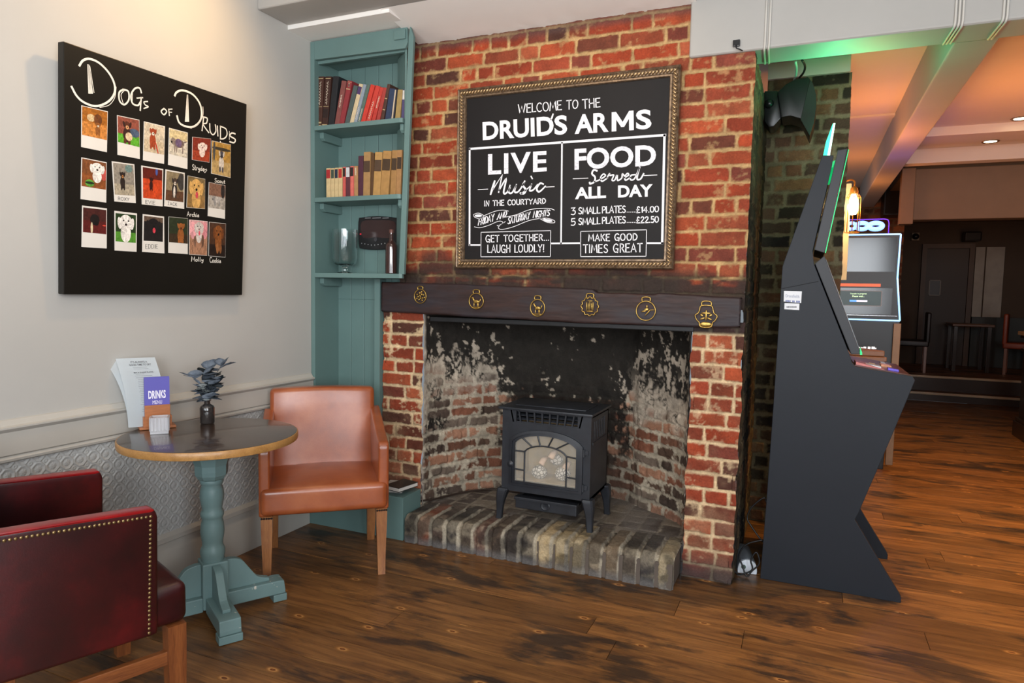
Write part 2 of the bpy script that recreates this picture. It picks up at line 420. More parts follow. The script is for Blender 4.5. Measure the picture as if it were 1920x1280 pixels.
# ---- floor: old pine boards
def floor_mat():
    t = NT('old_pine_boards'); a = t.n('ShaderNodeAttribute', attribute_name='Col'); sp = t.n('ShaderNodeSeparateColor'); t.l(a.outputs['Color'], sp.inputs[0])
    tc = t.n('ShaderNodeTexCoord'); sx = t.n('ShaderNodeSeparateXYZ'); t.l(tc.outputs['Object'], sx.inputs[0])
    X = t.math('ADD', sx.outputs[0], t.math('MULTIPLY', sp.outputs[0], 37.)); Y = t.math('ADD', sx.outputs[1], t.math('MULTIPLY', sp.outputs[1], 11.))
    def vec(kx, ky):
        c = t.n('ShaderNodeCombineXYZ'); t.l(t.math('MULTIPLY', X, kx), c.inputs[0]); t.l(t.math('MULTIPLY', Y, ky), c.inputs[1]); return c.outputs[0]
    g1 = t.noise(vec(1.1, 13), 2.2, 6, .62, .6); g2 = t.noise(vec(2.6, 75), 1.6, 4, .7, .2)
    c = t.ramp(g1, [(.22, srgb('#4b3322')), (.42, srgb('#75502f')), (.6, srgb('#8d6238')), (.8, srgb('#aa7c4c'))])
    c = t.mix(t.ramp(g2, [(.30, (.55,)*3), (.52, (0, 0, 0))]), c, srgb('#341d10'))
    c = t.mix(1, c, t.ramp(sp.outputs[2], [(0, (.70, .68, .66)), (1, (1.18, 1.14, 1.08))]), 'MULTIPLY')
    # ink-like worn stains
    w = t.coord((.55, 1.25, 1)); s1 = t.noise(w, 3.1, 6, .62, .5); s2 = t.noise(vec(1.6, 6), 3, 4, .6)
    s = t.math('ADD', t.math('MULTIPLY', s1, .72), t.math('MULTIPLY', s2, .30))
    c = t.mix(t.ramp(s, [(.515, (0, 0, 0)), (.60, (.85,)*3)]), c, srgb('#2b2420'))
    # knots
    v = t.n('ShaderNodeTexVoronoi', voronoi_dimensions='2D', feature='F1'); v.inputs['Scale'].default_value = 1; t.l(vec(3.4, 7.0), v.inputs['Vector'])
    k = t.n('ShaderNodeSeparateColor'); t.l(v.outputs['Color'], k.inputs[0])
    on = t.math('GREATER_THAN', k.outputs[0], .76); d = v.outputs['Distance']
    kc = t.ramp(d, [(0, srgb('#8a5226')), (.035, srgb('#5a2c12')), (.055, srgb('#c08a50')), (.11, srgb('#8a5a2c'))])
    km = t.math('MULTIPLY', on, t.ramp(d, [(.05, (1,)*3), (.15, (0,)*3)]))
    c = t.mix(km, c, kc)
    r = t.noise(t.coord(), 6, 5, .6)
    t.set(Base_Color=c, Roughness=t.math('ADD', t.math('MULTIPLY', r, .32), .20)); t.b.inputs['Specular IOR Level'].default_value = .45
    t.bump(t.math('ADD', g2, t.math('MULTIPLY', g1, .7)), .22, .003); return t.m
FLOOR = floor_mat()
def boards(name, x0, x1, y0, y1, z, seed=3, pitch=.161, yoff=.075):
    r = random.Random(seed); V = []; F = []; Cc = []
    y = math.floor((y0-yoff)/pitch)*pitch+yoff
    while y < y1:
        x = x0-r.random()*1.5
        while x < x1:
            w = r.uniform(1.6, 3.6); a, b = max(x, x0)+.0012, min(x+w, x1)-.0012
            c, d = max(y, y0)+.0016, min(y+pitch, y1)-.0016
            if b > a+.01 and d > c:
                k = len(V); dz = r.uniform(-.0008, .0008)+z
                V += [(a, c, dz), (b, c, dz), (b, d, dz), (a, d, dz), (a, c, dz-.012), (b, c, dz-.012), (b, d, dz-.012), (a, d, dz-.012)]
                F += [(k, k+1, k+2, k+3), (k, k+4, k+5, k+1), (k+1, k+5, k+6, k+2), (k+2, k+6, k+7, k+3), (k+3, k+7, k+4, k)]
                Cc += [(r.random(), r.random(), r.random(), 1)]*8
            x += w
        y += pitch
    k = len(V); V += [(x0, y0, z-.011), (x1, y0, z-.011), (x1, y1, z-.011), (x0, y1, z-.011)]; F.append((k, k+1, k+2, k+3)); Cc += [(0, 0, 0, 1)]*4
    me = bpy.data.meshes.new(name); me.from_pydata(V, [], F); at = me.attributes.new('Col', 'FLOAT_COLOR', 'POINT')
    at.data.foreach_set('color', np.array(Cc, np.float32).reshape(-1)); return struct(link(name, me, FLOOR))
boards('floor', LW, 3.6, -2.6, 11.0, 0)

# ---- left wall with its dado
WALL = pbr('grey_wall_paint', '#bab8b3', .62, var=.03, vs=1.4, bump=.12, bs=9, spec=.4)
bm = BM(); box(bm, LW-.1, LW, -2.6, 3.6, 0, 3.2); struct(obj('wall_left', bm, WALL))
bm = BM(); box(bm, LW-.1, 3.7, -2.75, -2.62, 0, .6); box(bm, LW-.1, 3.7, -2.75, -2.62, 2.7, 3.2)
for a, b in ((LW-.1, -2.1), (-.5, 0), (1.5, 2.1), (3.5, 3.7)): box(bm, a, b, -2.75, -2.62, .6, 2.7)
struct(obj('wall_rear', bm, WALL))
TRIMP = pbr('grey_trim_gloss', '#b9b5ad', .38, var=.05, vs=3, spec=.5, bump=.08, bs=30, spots=('#7d6a5c', 9, .73))
def sweep_y(name, prof, y0, y1, m):
    bm = BM(); n = len(prof)
    A = [bm.verts.new((LW+p[0], y0, p[1])) for p in prof]; B = [bm.verts.new((LW+p[0], y1, p[1])) for p in prof]
    for i in range(n): bm.faces.new((A[i], A[(i+1) % n], B[(i+1) % n], B[i]))
    bm.faces.new(A[::-1]); bm.faces.new(B); return struct(obj(name, bm, m, angle=35))
sweep_y('trim_dado', [(0, .755), (.012, .752), (.020, .757), (.022, .766), (.018, .772), (.014, .776), (.022, .782), (.022, .868), (.026, .872), (.034, .882), (.034, .888), (.02, .892), (.008, .912), (0, .914)], -2.6, 3.243, TRIMP)
sweep_y('baseboard_left', [(0, 0), (.024, 0), (.024, .165), (.018, .178), (.014, .19), (.014, .216), (.026, .222), (.026, .244), (.018, .25), (0, .262)], -2.6, 3.204, TRIMP)
# embossed dado paper
U, V = grid(.9, 3.243, .255, .758, .0026)
p = .056
a = (U/p) % 1-.5; b = (V/p) % 1-.5; aa, bb = np.abs(a), np.abs(b)
octo = np.maximum(np.maximum(aa, bb), (aa+bb)/1.35)
rr = np.hypot(a, b); th_ = np.arctan2(b, a)
hgt = np.exp(-((octo-.44)/.045)**2)*1.0+np.exp(-((octo-.345)/.025)**2)*.6
hgt += sstep(.30, .12, rr)*(.55+.35*np.cos(th_*8))*sstep(.03, .07, rr)+sstep(.07, .02, rr)*.8
cc = np.hypot(.5-aa, .5-bb); hgt += np.exp(-((cc-.10)/.03)**2)*.7
hgt *= .8+.3*fbm(U*20, V*20, 4)
P3 = np.stack([np.full_like(U, LW)+.002+hgt*.0048, U, V], -1)
EMB = pbr('embossed_paper_paint', '#b9bab8', .45, var=.04, vs=3, spec=.45)
struct(gridmesh('trim_embossed_dado', P3[::, ::-1], None, EMB))

# ---- ceiling, beams
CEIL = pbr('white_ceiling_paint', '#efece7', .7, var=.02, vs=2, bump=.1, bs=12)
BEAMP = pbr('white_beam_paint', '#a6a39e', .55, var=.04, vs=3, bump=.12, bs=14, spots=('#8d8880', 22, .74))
bm = BM(); box(bm, LW-.1, 3.7, -2.75, 2.84, 3.10, 3.2); struct(obj('ceiling', bm, CEIL))
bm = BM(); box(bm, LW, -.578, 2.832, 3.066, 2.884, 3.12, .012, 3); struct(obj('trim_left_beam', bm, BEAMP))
# soffit over the bookcase, and the plaster that slopes down to the bricks
bm = BM(); box(bm, LW, -2.06, 3.064, 3.62, 2.862, 3.1); struct(obj('trim_bookcase_soffit', bm, CEIL))
U, V = grid(-2.105, -.55, 0, 1, .012)
n_ = V.shape[1]; vv = V
yy = 3.05+vv*(3.452-3.05); zz = 2.882-.062*vv-.012*(fbm(U*7, vv*2, 3)-.4)*sstep(.6, 1, vv)
struct(gridmesh('ceiling_plaster', np.stack([U, yy, zz], -1), None, CEIL))
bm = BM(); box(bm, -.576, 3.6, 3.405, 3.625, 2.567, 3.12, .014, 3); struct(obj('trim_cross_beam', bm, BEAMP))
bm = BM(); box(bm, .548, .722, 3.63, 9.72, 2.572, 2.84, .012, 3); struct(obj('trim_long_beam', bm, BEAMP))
CEILW = pbr('old_white_ceiling', '#d6cfc4', .65, var=.04, vs=2, bump=.15, bs=7)
bm = BM(); box(bm, -.6, 3.6, 3.62, 8.06, 2.83, 2.93); box(bm, -.6, .82, 8.06, 9.9, 2.83, 2.93); box(bm, -.6, .55, 5.95, 6.03, 2.815, 2.835); struct(obj('ceiling_far', bm, CEILW))
bm = BM(); box(bm, .725, 3.6, 6.55, 6.9, 2.76, 2.84, .006); box(bm, .725, 3.6, 7.45, 7.6, 2.70, 2.84, .006); struct(obj('trim_ceiling_ribs', bm, CEILW))
bm = BM(); box(bm, LW-.1, .2, 3.7, 8.1, 2.93, 3.2); struct(obj('ceiling_over', bm, CEILW))

# ---- chimney breast
PAL = [srgb(c) for c in ('#983e22', '#903b23', '#853923', '#9d4729', '#76392b', '#893d27', '#693727', '#553227', '#984d31', '#833e27')]
MORT = srgb('#b39365')
BRICK = attrmat('old_red_brick', .85, .16, 120, .45)
def darken(c, k, col): return lerp(c, np.array(col), k)
# upper wall, with a soot-stained strip of rough courses over the mantel
U, V = grid(-2.215, -.272, 1.36, 2.905, .005)
h, c, mk = bricks(U, V+.02, 11, pal=PAL, mortar=MORT, smear=.42, course=.0765)
blk = sstep(.50, .68, fbm(U*4, V*5, 77)*.7+sstep(1.75, 1.45, V)*.30)
c = darken(c, blk*.75, (.035, .024, .02)); c = darken(c, sstep(1.60, 1.50, V+.05*(fbm(U*5, V*3, 66)-.5))*sstep(.25, .5, fbm(U*6, V*16, 5))*.93, (.03, .022, .018))
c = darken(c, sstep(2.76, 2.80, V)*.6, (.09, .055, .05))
h = h+sstep(-.29, -.272, U)*0
rag = .010*(fbm(V*16, V*0+1, 8)-.5)
y = BY-h; x = U+np.where(U > -.28, rag, 0)
struct(gridmesh('wall_chimney', np.stack([x, y, V], -1), c, BRICK))
# piers
def pier(x0, x1, z0, z1, seed, sooty, edge):
    U, V = grid(x0, x1, z0, z1, .005)
    h, c, mk = bricks(U, V, seed, pal=PAL, mortar=srgb('#cdb48e'), smear=sooty, course=.0775, L=.24, H=.122, stretcher=.45)
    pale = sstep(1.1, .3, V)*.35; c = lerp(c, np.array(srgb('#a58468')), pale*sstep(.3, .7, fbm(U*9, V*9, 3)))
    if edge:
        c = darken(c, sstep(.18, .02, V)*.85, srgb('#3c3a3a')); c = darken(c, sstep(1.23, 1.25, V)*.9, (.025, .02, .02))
    wv = .014*(fbm(V*10, V*0+3, seed)-.5)*2
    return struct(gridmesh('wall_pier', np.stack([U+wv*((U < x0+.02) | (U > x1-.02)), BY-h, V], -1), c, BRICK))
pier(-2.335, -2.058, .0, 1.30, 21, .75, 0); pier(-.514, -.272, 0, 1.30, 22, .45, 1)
# side of the breast and the dark brick wall behind the machine
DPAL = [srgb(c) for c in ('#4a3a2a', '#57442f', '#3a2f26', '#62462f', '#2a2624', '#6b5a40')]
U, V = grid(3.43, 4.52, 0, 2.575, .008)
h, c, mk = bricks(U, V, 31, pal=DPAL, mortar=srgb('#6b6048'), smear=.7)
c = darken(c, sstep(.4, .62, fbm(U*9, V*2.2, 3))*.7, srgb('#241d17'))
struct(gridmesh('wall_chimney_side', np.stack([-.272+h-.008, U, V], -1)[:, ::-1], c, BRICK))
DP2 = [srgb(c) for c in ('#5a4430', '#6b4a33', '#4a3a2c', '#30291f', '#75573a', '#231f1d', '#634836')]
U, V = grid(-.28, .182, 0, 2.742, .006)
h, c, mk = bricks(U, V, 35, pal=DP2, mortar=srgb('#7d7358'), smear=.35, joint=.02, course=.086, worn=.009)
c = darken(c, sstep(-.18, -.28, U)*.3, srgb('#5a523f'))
wv = .012*(fbm(V*14, V*0+1, 5)-.5)*(U > .17)
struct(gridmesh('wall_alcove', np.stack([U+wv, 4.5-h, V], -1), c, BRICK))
bm = BM(); box(bm, -.28, .17, 4.47, 4.62, 2.738, 2.832); box(bm, -.28, .168, 4.515, 4.74, 0, 2.74); struct(obj('wall_alcove_core', bm, CEILW))
# niche: curved inside of the fireplace, brick below, sooty plaster above
path = smoothpts([(-2.062, 3.432), (-2.045, 3.56), (-1.985, 3.70), (-1.89, 3.86), (-1.77, 3.97), (-1.60, 4.06), (-1.27, 4.10), (-.98, 4.05), (-.86, 3.95), (-.70, 3.85), (-.585, 3.74), (-.53, 3.58), (-.512, 3.432)], 12)
path = np.array(path); seg = np.hypot(*np.diff(path, axis=0).T); s = np.concatenate([[0], np.cumsum(seg)]); TOT = s[-1]
U, V = grid(0, TOT, .13, 1.42, .006)
px_ = np.interp(U, s, path[:, 0]); py_ = np.interp(U, s, path[:, 1]); e = .02
tx = np.interp(U+e, s, path[:, 0])-np.interp(U-e, s, path[:, 0]); ty = np.interp(U+e, s, path[:, 1])-np.interp(U-e, s, path[:, 1]); L_ = np.hypot(tx, ty)
nx, ny = ty/L_, -tx/L_
NPAL = [srgb(c) for c in ('#8f6450', '#80523f', '#6d4a3a', '#9a6f58', '#5a463a', '#a67a62', '#75665a', '#4c3e36')]
h, c, mk = bricks(U, V, 41, pal=NPAL, mortar=srgb('#b0a592'), smear=1.0, course=.07, worn=.016, joint=.017, warp=.012)
f1 = fbm(U*3.2, V*3.2, 91, 5); f2 = fbm(U*15, V*15, 92, 5); f3 = fbm(U*38, V*30, 93, 4)
uc = U/TOT
edgeL = sstep(.36, .20, uc); edgeR = sstep(.70, .86, uc)
# plaster reaches lower on the left
pl = sstep(-.10, .10, V-(.66+.10*sstep(.3, .5, uc))+(f1-.5)*.45+(f2-.5)*.18)
plast = np.array(srgb('#c2b4a2'))*(.5+.9*f2)[..., None]
c = lerp(c, plast, pl); h = h*(1-pl)+pl*(.012+.010*(f2-.5)+.006*(f3-.5))
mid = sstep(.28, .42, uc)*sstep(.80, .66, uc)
soot = sstep(.47, .53, .42*f1+.34*f2+.24*f3+.40*(V-.86)+.15*mid+.05)*sstep(.45, .6, V+mid*.2)
flake = sstep(.575, .60, f2*.6+f3*.4-.05*sstep(.95, 1.25, V)-.10*mid)
flake2 = sstep(.56, .60, fbm(U*8, V*7, 95, 5)*.6+f3*.4)*sstep(1.05, .78, V)*(1-mid)
k = np.clip(soot-(flake*.75+flake2*.9), 0, 1)
sc = np.array(srgb('#1c1a18'))*(.6+.9*f3)[..., None]
c = lerp(c, sc, k*.97)
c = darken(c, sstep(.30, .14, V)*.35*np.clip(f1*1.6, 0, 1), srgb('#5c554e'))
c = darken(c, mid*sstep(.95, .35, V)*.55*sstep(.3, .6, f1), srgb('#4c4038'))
wl = sstep(.05, .0, U-.02-.03*fbm(V*6, V*0, 4))+sstep(.03, 0, (TOT-U))
c = lerp(c, np.array(srgb('#c9beb0')), np.clip(wl, 0, 1)*.8)
h += k*-.002
inner = struct(gridmesh('wall_fireplace', np.stack([px_+nx*h, py_+ny*h, V], -1)[::-1], c, attrmat('sooty_masonry', .9, .14, 140, .5, .2)))
IRON = pbr('black_iron', '#1d1e20', .5, .3, var=.2, vs=10, bump=.15, bs=60)
bm = BM(); box(bm, -2.1, -.45, 3.45, 4.15, 1.40, 1.43); struct(obj('trim_light_stop', bm, IRON))  # unseen dark lid added over the niche to stop light
bm = BM(); box(bm, -2.0, -.505, 3.41, 3.50, 1.246, 1.272, .004); struct(obj('trim_iron_lintel', bm, IRON))

# ---- hearth: soldier-brick kerb with a rounded nose, slab behind
hx0, hx1 = -2.036, -.528; yl, yr = 3.203, 3.232; ht = .150; R = .032
prof = [(0, 0)]+[(0, z) for z in np.linspace(.006, ht-R, 20)]
prof += [(R-R*math.cos(a), ht-R+R*math.sin(a)) for a in np.linspace(.12, PI/2, 10)]+[(y, ht) for y in np.linspace(R+.006, .27, 40)]
prof = np.array(prof); sv = np.concatenate([[0], np.cumsum(np.hypot(*np.diff(prof, axis=0).T))])
N_ = 330; us = np.linspace(0, hx1-hx0, N_)
U, V = np.meshgrid(us, sv, indexing='ij'); PY = np.interp(V, sv, prof[:, 0]); PZ = np.interp(V, sv, prof[:, 1])
rnd = random.Random(5); e = [-.005]
while e[-1] < 1.55: e.append(e[-1]+rnd.uniform(.084, .093))
e = np.array(e); uw = U+.010*(fbm(U*9, V*9, 3)-.5); i = np.clip(np.searchsorted(e, uw)-1, 0, len(e)-2)
d = np.minimum(uw-e[i], e[i+1]-uw)-.0068+(fbm(U*30, V*30, 6)-.5)*.008; mask = sstep(-.001, .005, d)
HP = np.array([srgb(x) for x in ('#8f8064', '#3f3a38', '#4a4138', '#6a5a48', '#7d6c58', '#a08c68', '#97835f', '#b09870', '#3a3432', '#3d3530', '#55463a', '#5e4238', '#4e4238', '#332f2e', '#5a4a40', '#7a4632', '#2f2b2a', '#3a3430', '#444040')])
c = HP[i % len(HP)]*(.6+.8*fbm(U*18, V*18, 8))[..., None]
mo = np.array(srgb('#a79d8b'))*(.5+.8*fbm(U*25, V*25, 9))[..., None]
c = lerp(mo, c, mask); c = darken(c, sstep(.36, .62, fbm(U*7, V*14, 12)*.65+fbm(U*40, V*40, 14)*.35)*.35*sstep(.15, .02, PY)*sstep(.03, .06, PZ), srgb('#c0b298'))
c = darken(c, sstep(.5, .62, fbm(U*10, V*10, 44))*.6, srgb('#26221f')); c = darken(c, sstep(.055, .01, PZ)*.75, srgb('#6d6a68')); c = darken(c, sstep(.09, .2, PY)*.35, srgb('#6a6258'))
dd = mask*.012+(fbm(U*45, V*45, 15)-.5)*.006; bul = .010*(fbm(U*5, V*0, 16)-.5)
gy = yl+(yr-yl)*U/(hx1-hx0)
up = sstep(ht-R*.9, ht-.002, PZ)
zt = .012*U/(hx1-hx0)
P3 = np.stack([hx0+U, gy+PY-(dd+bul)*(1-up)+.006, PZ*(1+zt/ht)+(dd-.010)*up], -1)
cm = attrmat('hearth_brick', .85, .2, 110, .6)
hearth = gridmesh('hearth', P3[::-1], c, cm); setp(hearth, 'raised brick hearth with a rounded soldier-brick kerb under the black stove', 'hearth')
bm = BM(); box(bm, hx0+.004, hx1-.004, 3.225, 3.47, 0, .13, .006); obj('core', bm, pbr('hearth_core', '#5a5048', .9, bump=.4, bs=40), hearth)
U, V = grid(-2.052, -.52, 3.455, 4.12, .008)
h, c, mk = bricks(V, U, 51, pal=[srgb(x) for x in ('#6d6258', '#5a5048', '#7a6e60', '#504640', '#84786a')], mortar=srgb('#847a6c'), smear=.9, course=.112, L=.225, joint=.012)
c = darken(c, sstep(.4, .6, fbm(U*5, V*5, 7))*.6, srgb('#77706a'))
kp = V < np.interp(U, path[:, 0], path[:, 1])-.012
sl = gridmesh('slab', np.stack([U, V, .150+.010*(U-hx0)/1.5+h*.35-.004], -1), c, cm, keep=kp, parent=hearth)

# ---- far rooms on the right
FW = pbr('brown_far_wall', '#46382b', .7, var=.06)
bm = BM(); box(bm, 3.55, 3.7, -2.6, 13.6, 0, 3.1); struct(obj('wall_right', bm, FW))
FB = [srgb(x) for x in ('#6b3c22', '#7d4628', '#553222', '#8a5430', '#44291c')]
U, V = grid(.05, 1.075, 0, 2.84, .014)
h, c, mk = bricks(U, V, 61, pal=FB, mortar=srgb('#6d5840'), smear=.3, joint=.016)
struct(gridmesh('wall_far', np.stack([U, 9.78-h, V], -1), c, BRICK))
LINT = pbr('cream_lintel_paint', '#705c46', .6, var=.05, bump=.1, bs=8)
bm = BM(); box(bm, .83, 3.6, 7.86, 8.06, 2.215, 2.715, .008); struct(obj('trim_far_lintel', bm, LINT))
bm = BM(); box(bm, .81, .93, 7.80, 7.92, 2.17, 2.72, .006); struct(obj('trim_lintel_corner', bm, LINT))
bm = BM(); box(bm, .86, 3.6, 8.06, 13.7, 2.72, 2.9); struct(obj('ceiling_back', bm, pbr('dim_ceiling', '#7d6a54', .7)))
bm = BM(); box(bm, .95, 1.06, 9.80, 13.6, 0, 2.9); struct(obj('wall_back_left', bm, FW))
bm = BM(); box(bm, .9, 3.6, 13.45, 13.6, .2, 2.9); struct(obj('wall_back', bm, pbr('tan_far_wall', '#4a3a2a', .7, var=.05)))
NOSE = pbr('pale_step_nosing', '#a8977c', .4, var=.1)
RIS = pbr('dark_riser', '#2a1c12', .5)
bm = BM(); box(bm, 1.02, 3.55, 11.0, 11.36, 0, .10); struct(obj('trim_lower_riser', bm, RIS))
bm = BM(); box(bm, 1.02, 3.55, 11.32, 13.5, 0, .305); struct(obj('trim_upper_riser', bm, RIS))
boards('floor_step', 1.02, 3.55, 11.02, 11.33, .112, 8, .155); boards('floor_back', 1.02, 3.55, 11.34, 13.45, .317, 9, .155)
for n_, y0, z0 in (('trim_lower_nosing', 10.975, .092), ('trim_upper_nosing', 11.295, .297)):
    bm = BM(); box(bm, 1.02, 3.55, y0, y0+.05, z0, z0+.034, .006); struct(obj(n_, bm, NOSE))
DOORP = pbr('dark_brown_door', '#33281e', .5, var=.06)
d = bpy.data.objects.new('door_1', None); COL.objects.link(d); struct(d)
bm = BM(); box(bm, 1.83, 2.44, 13.40, 13.45, .32, 2.28, .004); obj('door_leaf', bm, DOORP, d)
bm = BM(); box(bm, 1.76, 1.83, 13.36, 13.46, .32, 2.36); box(bm, 2.44, 2.51, 13.36, 13.46, .32, 2.36); box(bm, 1.831, 2.439, 13.362, 13.46, 2.281, 2.359); obj('door_frame', bm, pbr('brown_door_frame', '#4a3726', .5), d)
bm = BM(); box(bm, 1.90, 2.05, 13.385, 13.40, 1.50, 1.74); obj('door_notice', bm, pbr('dark_notice', '#16130f', .4), d)
bm = BM(); 
for q in ((1.89, 1.90, 1.49, 1.75), (2.05, 2.06, 1.49, 1.75), (1.89, 2.06, 1.49, 1.50), (1.89, 2.06, 1.74, 1.75)): box(bm, q[0], q[1], 13.38, 13.40, q[2], q[3])
obj('notice_frame', bm, pbr('grey_notice_frame', '#8c857a', .5), d)
bm = BM(); box(bm, 2.53, 2.66, 13.40, 13.46, .9, 2.30); box(bm, 2.68, 2.93, 13.40, 13.46, 1.15, 2.30); struct(obj('trim_far_panel', bm, pbr('pale_far_panel', '#9a9488', .55)))
bm = BM(); box(bm, 2.53, 3.55, 13.36, 13.46, .32, 1.15, .004); struct(obj('trim_far_dado', bm, pbr('dark_teal_dado', '#2c302c', .5)))

# ================================================================== OBJECTS
TEAL = pbr('teal_paint', '#627d7a', .45, var=.07, vs=3, spec=.45, bump=.08, bs=40)
TEALD = pbr('teal_paint_worn', '#6a8484', .42, var=.08, vs=4, spec=.45, bump=.1, bs=40, spots=('#cfc9bd', 34, .715))
# ---------------------------------------------------------------- built-in bookcase
BF = 3.247      # its front edges
bk = empty('bookcase', 'tall built-in teal bookcase filling the alcove left of the brick chimney breast', 'bookcase', (0, 0, 0))
bm = BM(); box(bm, LW+.003, -2.698, BF, 3.478, .25, 2.856, .002); obj('side_panel', bm, TEAL, bk)
bm = BM()
for x0, x1, z0, z1 in ((-2.70, -2.203, 1.36, 2.856), (-2.70, -2.345, .25, 1.36)):
    x = x0
    while x < x1-.005:
        b = min(x+.0985, x1); box(bm, x+.0012, b-.0012, 3.468, 3.482, z0, z1, .002, 1); x += .0985
obj('back_panel', bm, TEAL, bk)
bm = BM()
pb = hit(756, 512, 1, BF); pb0 = hit(747.5, 512, 1, BF); pt = hit(774, 76, 1, BF); pt0 = hit(765, 88, 1, BF)
prism(bm, [(pb0[0], 1.512), (pb[0]+.004, 1.512), (pt[0]+.004, 2.80), (pt0[0]+.012, 2.858), (pt0[0]+.003, 2.80)], 1, BF, BF+.02, .002); obj('stile', bm, TEAL, bk)
bm = BM(); prism(bm, [(-2.092, BF+.021), (-2.078, BF+.021), (-2.105, 3.30), (-2.216, 3.405), (-2.216, 3.466), (-2.232, 3.466), (-2.232, 3.41), (-2.120, 3.305)], 2, 1.516, 2.75, .001); obj('side_panel', bm, TEAL, bk)
bm = BM(); box(bm, -2.380, -2.341, 3.40, 3.466, .252, 1.486, .002); obj('lower_post', bm, TEAL, bk)
bm = BM(); prism(bm, [(-2.698, 2.752), (-2.078, 2.742), (-2.062, 2.772), (-2.066, 2.856), (-2.698, 2.856)], 1, BF, BF+.02, .002); obj('fascia', bm, TEAL, bk)
bm = BM(); prism(bm, [(-2.697, BF+.021), (-2.07, BF+.021), (-2.16, 3.41), (-2.22, 3.467), (-2.697, 3.467)], 2, 2.753, 2.775); box(bm, -2.697, -2.10, BF+.03, BF+.05, 2.735, 2.752); obj('top_board', bm, TEAL, bk)
bm = BM(); box(bm, -2.145, -2.072, BF-.012, BF, 2.79, 2.842, .004); obj('corner_block', bm, TEAL, bk)
SHZ = (2.372, 1.957, 1.515)
for k, (z, xr) in enumerate(zip(SHZ, (-2.088, -2.098, -2.085))):
    bm = BM(); prism(bm, [(-2.697, BF-.006), (xr-.02, BF-.006), (xr-.003, BF+.0), (xr-.003, BF+.018), (-2.225, 3.405), (-2.235, 3.467), (-2.697, 3.467)], 2, z-.026, z, .0025); obj('shelf', bm, TEAL, bk)
    bm = BM(); prism(bm, [(3.29, z-.027), (3.465, z-.027), (3.465, z-.075), (3.31, z-.075), (3.29, z-.06)], 0, -2.697, -2.668, .003); obj('shelf_cleat', bm, TEAL, bk)
    if k < 2:
        bm = BM(); prism(bm, [(3.27, z-.027), (3.30, z-.027), (3.30, z-.075), (3.285, z-.075), (3.27, z-.06)], 0, xr-.035, xr-.012, .003); obj('shelf_cleat', bm, TEAL, bk)
bm = BM(); prism(bm, [(LW+.003, 3.206), (-2.045, 3.206), (-2.045, 3.40), (-2.345, 3.425), (-2.345, 3.478), (LW+.003, 3.478)], 2, 0, .25, .003); obj('plinth', bm, TEAL, bk)

# ---------------------------------------------------------------- books
def clothmat(c, rough=.6): return pbr('book_cloth', c, rough, var=.14, vs=30, bump=.15, bs=300)
PAGES = pbr('book_pages', '#d8cbb0', .8, var=.1, vs=60, stretch=(40, 1, 1))
GILT = pbr('gilt_lettering', '#c9b184', .4, .3, var=.1)
_bm = {}
def book(x, y, z, w, h, d, tilt, col, label, group, bands=(), rotz=0):
    """a standing book: spine towards the room; x = its lower right corner, tilt leans its top to the right"""
    b = empty('book', label, 'book', (x, y, z), 0, group); b.rotation_euler = (0, tilt, rotz)
    if col not in _bm: _bm[col] = clothmat(col)
    m = BM(); box(m, -w, 0, 0, .006, 0, h, .0025, 2); box(m, -w, -w+.0025, .004, d, 0, h, .0008, 1); box(m, -.0025, 0, .004, d, 0, h, .0008, 1); obj('cover', m, _bm[col], b)
    m = BM(); box(m, -w+.0027, -.0027, .0065, d-.004, .004, h-.005); obj('pages', m, PAGES, b)
    for (a, c, k) in bands:
        m = BM(); box(m, -w+.0018, -.0018, -.0006, .001, a*h, c*h); cm_ = k
        if k == 'gilt': obj('spine_lettering', m, GILT, b)
        elif k == 'script':
            m.free(); m = BM(); r = random.Random(w); zc = a*h
            ribbon.N = Vector((0, -1, 0)); pts = []; n = 26
            for i in range(n): pts.append((-w/2+w*.17*math.sin(i*2.1+r.random()), -.0006, zc+(c-a)*h*i/n))
            ribbon(m, pts, .0022); obj('spine_lettering', m, _bm.setdefault('script', pbr('white_spine_lettering', '#d8c9b4', .6)), b)
        else:
            if k not in _bm: _bm[k] = clothmat(k)
            obj('spine_label', m, _bm[k], b)
    return b
G1 = 'old books on the top shelf'
S3 = lambda x, y: (560+x/4.571, 30+y/4.571)
def shelfbook(conv, bl, br, tl, tr, z, yy, d, col, label, group, bands=()):
    """bl.. are the spine's corners in the photo; the spine stands in the plane y=yy"""
    a, b, t, u = [hit(*conv(*p), 1, yy) for p in (bl, br, tl, tr)]
    tilt = math.atan2((t[0]+u[0]-a[0]-b[0])/2, (t[2]+u[2]-a[2]-b[2])/2)
    w = max(.008, ((b[0]-a[0])+(u[0]-t[0]))/2*math.cos(tilt)-.0015); h = ((t[2]+u[2])/2-z)/math.cos(tilt)
    return book(b[0]-.0007, yy, z+.0005+(w*math.sin(max(0, -tilt))), w, h, d, tilt, col, label, group, bands)
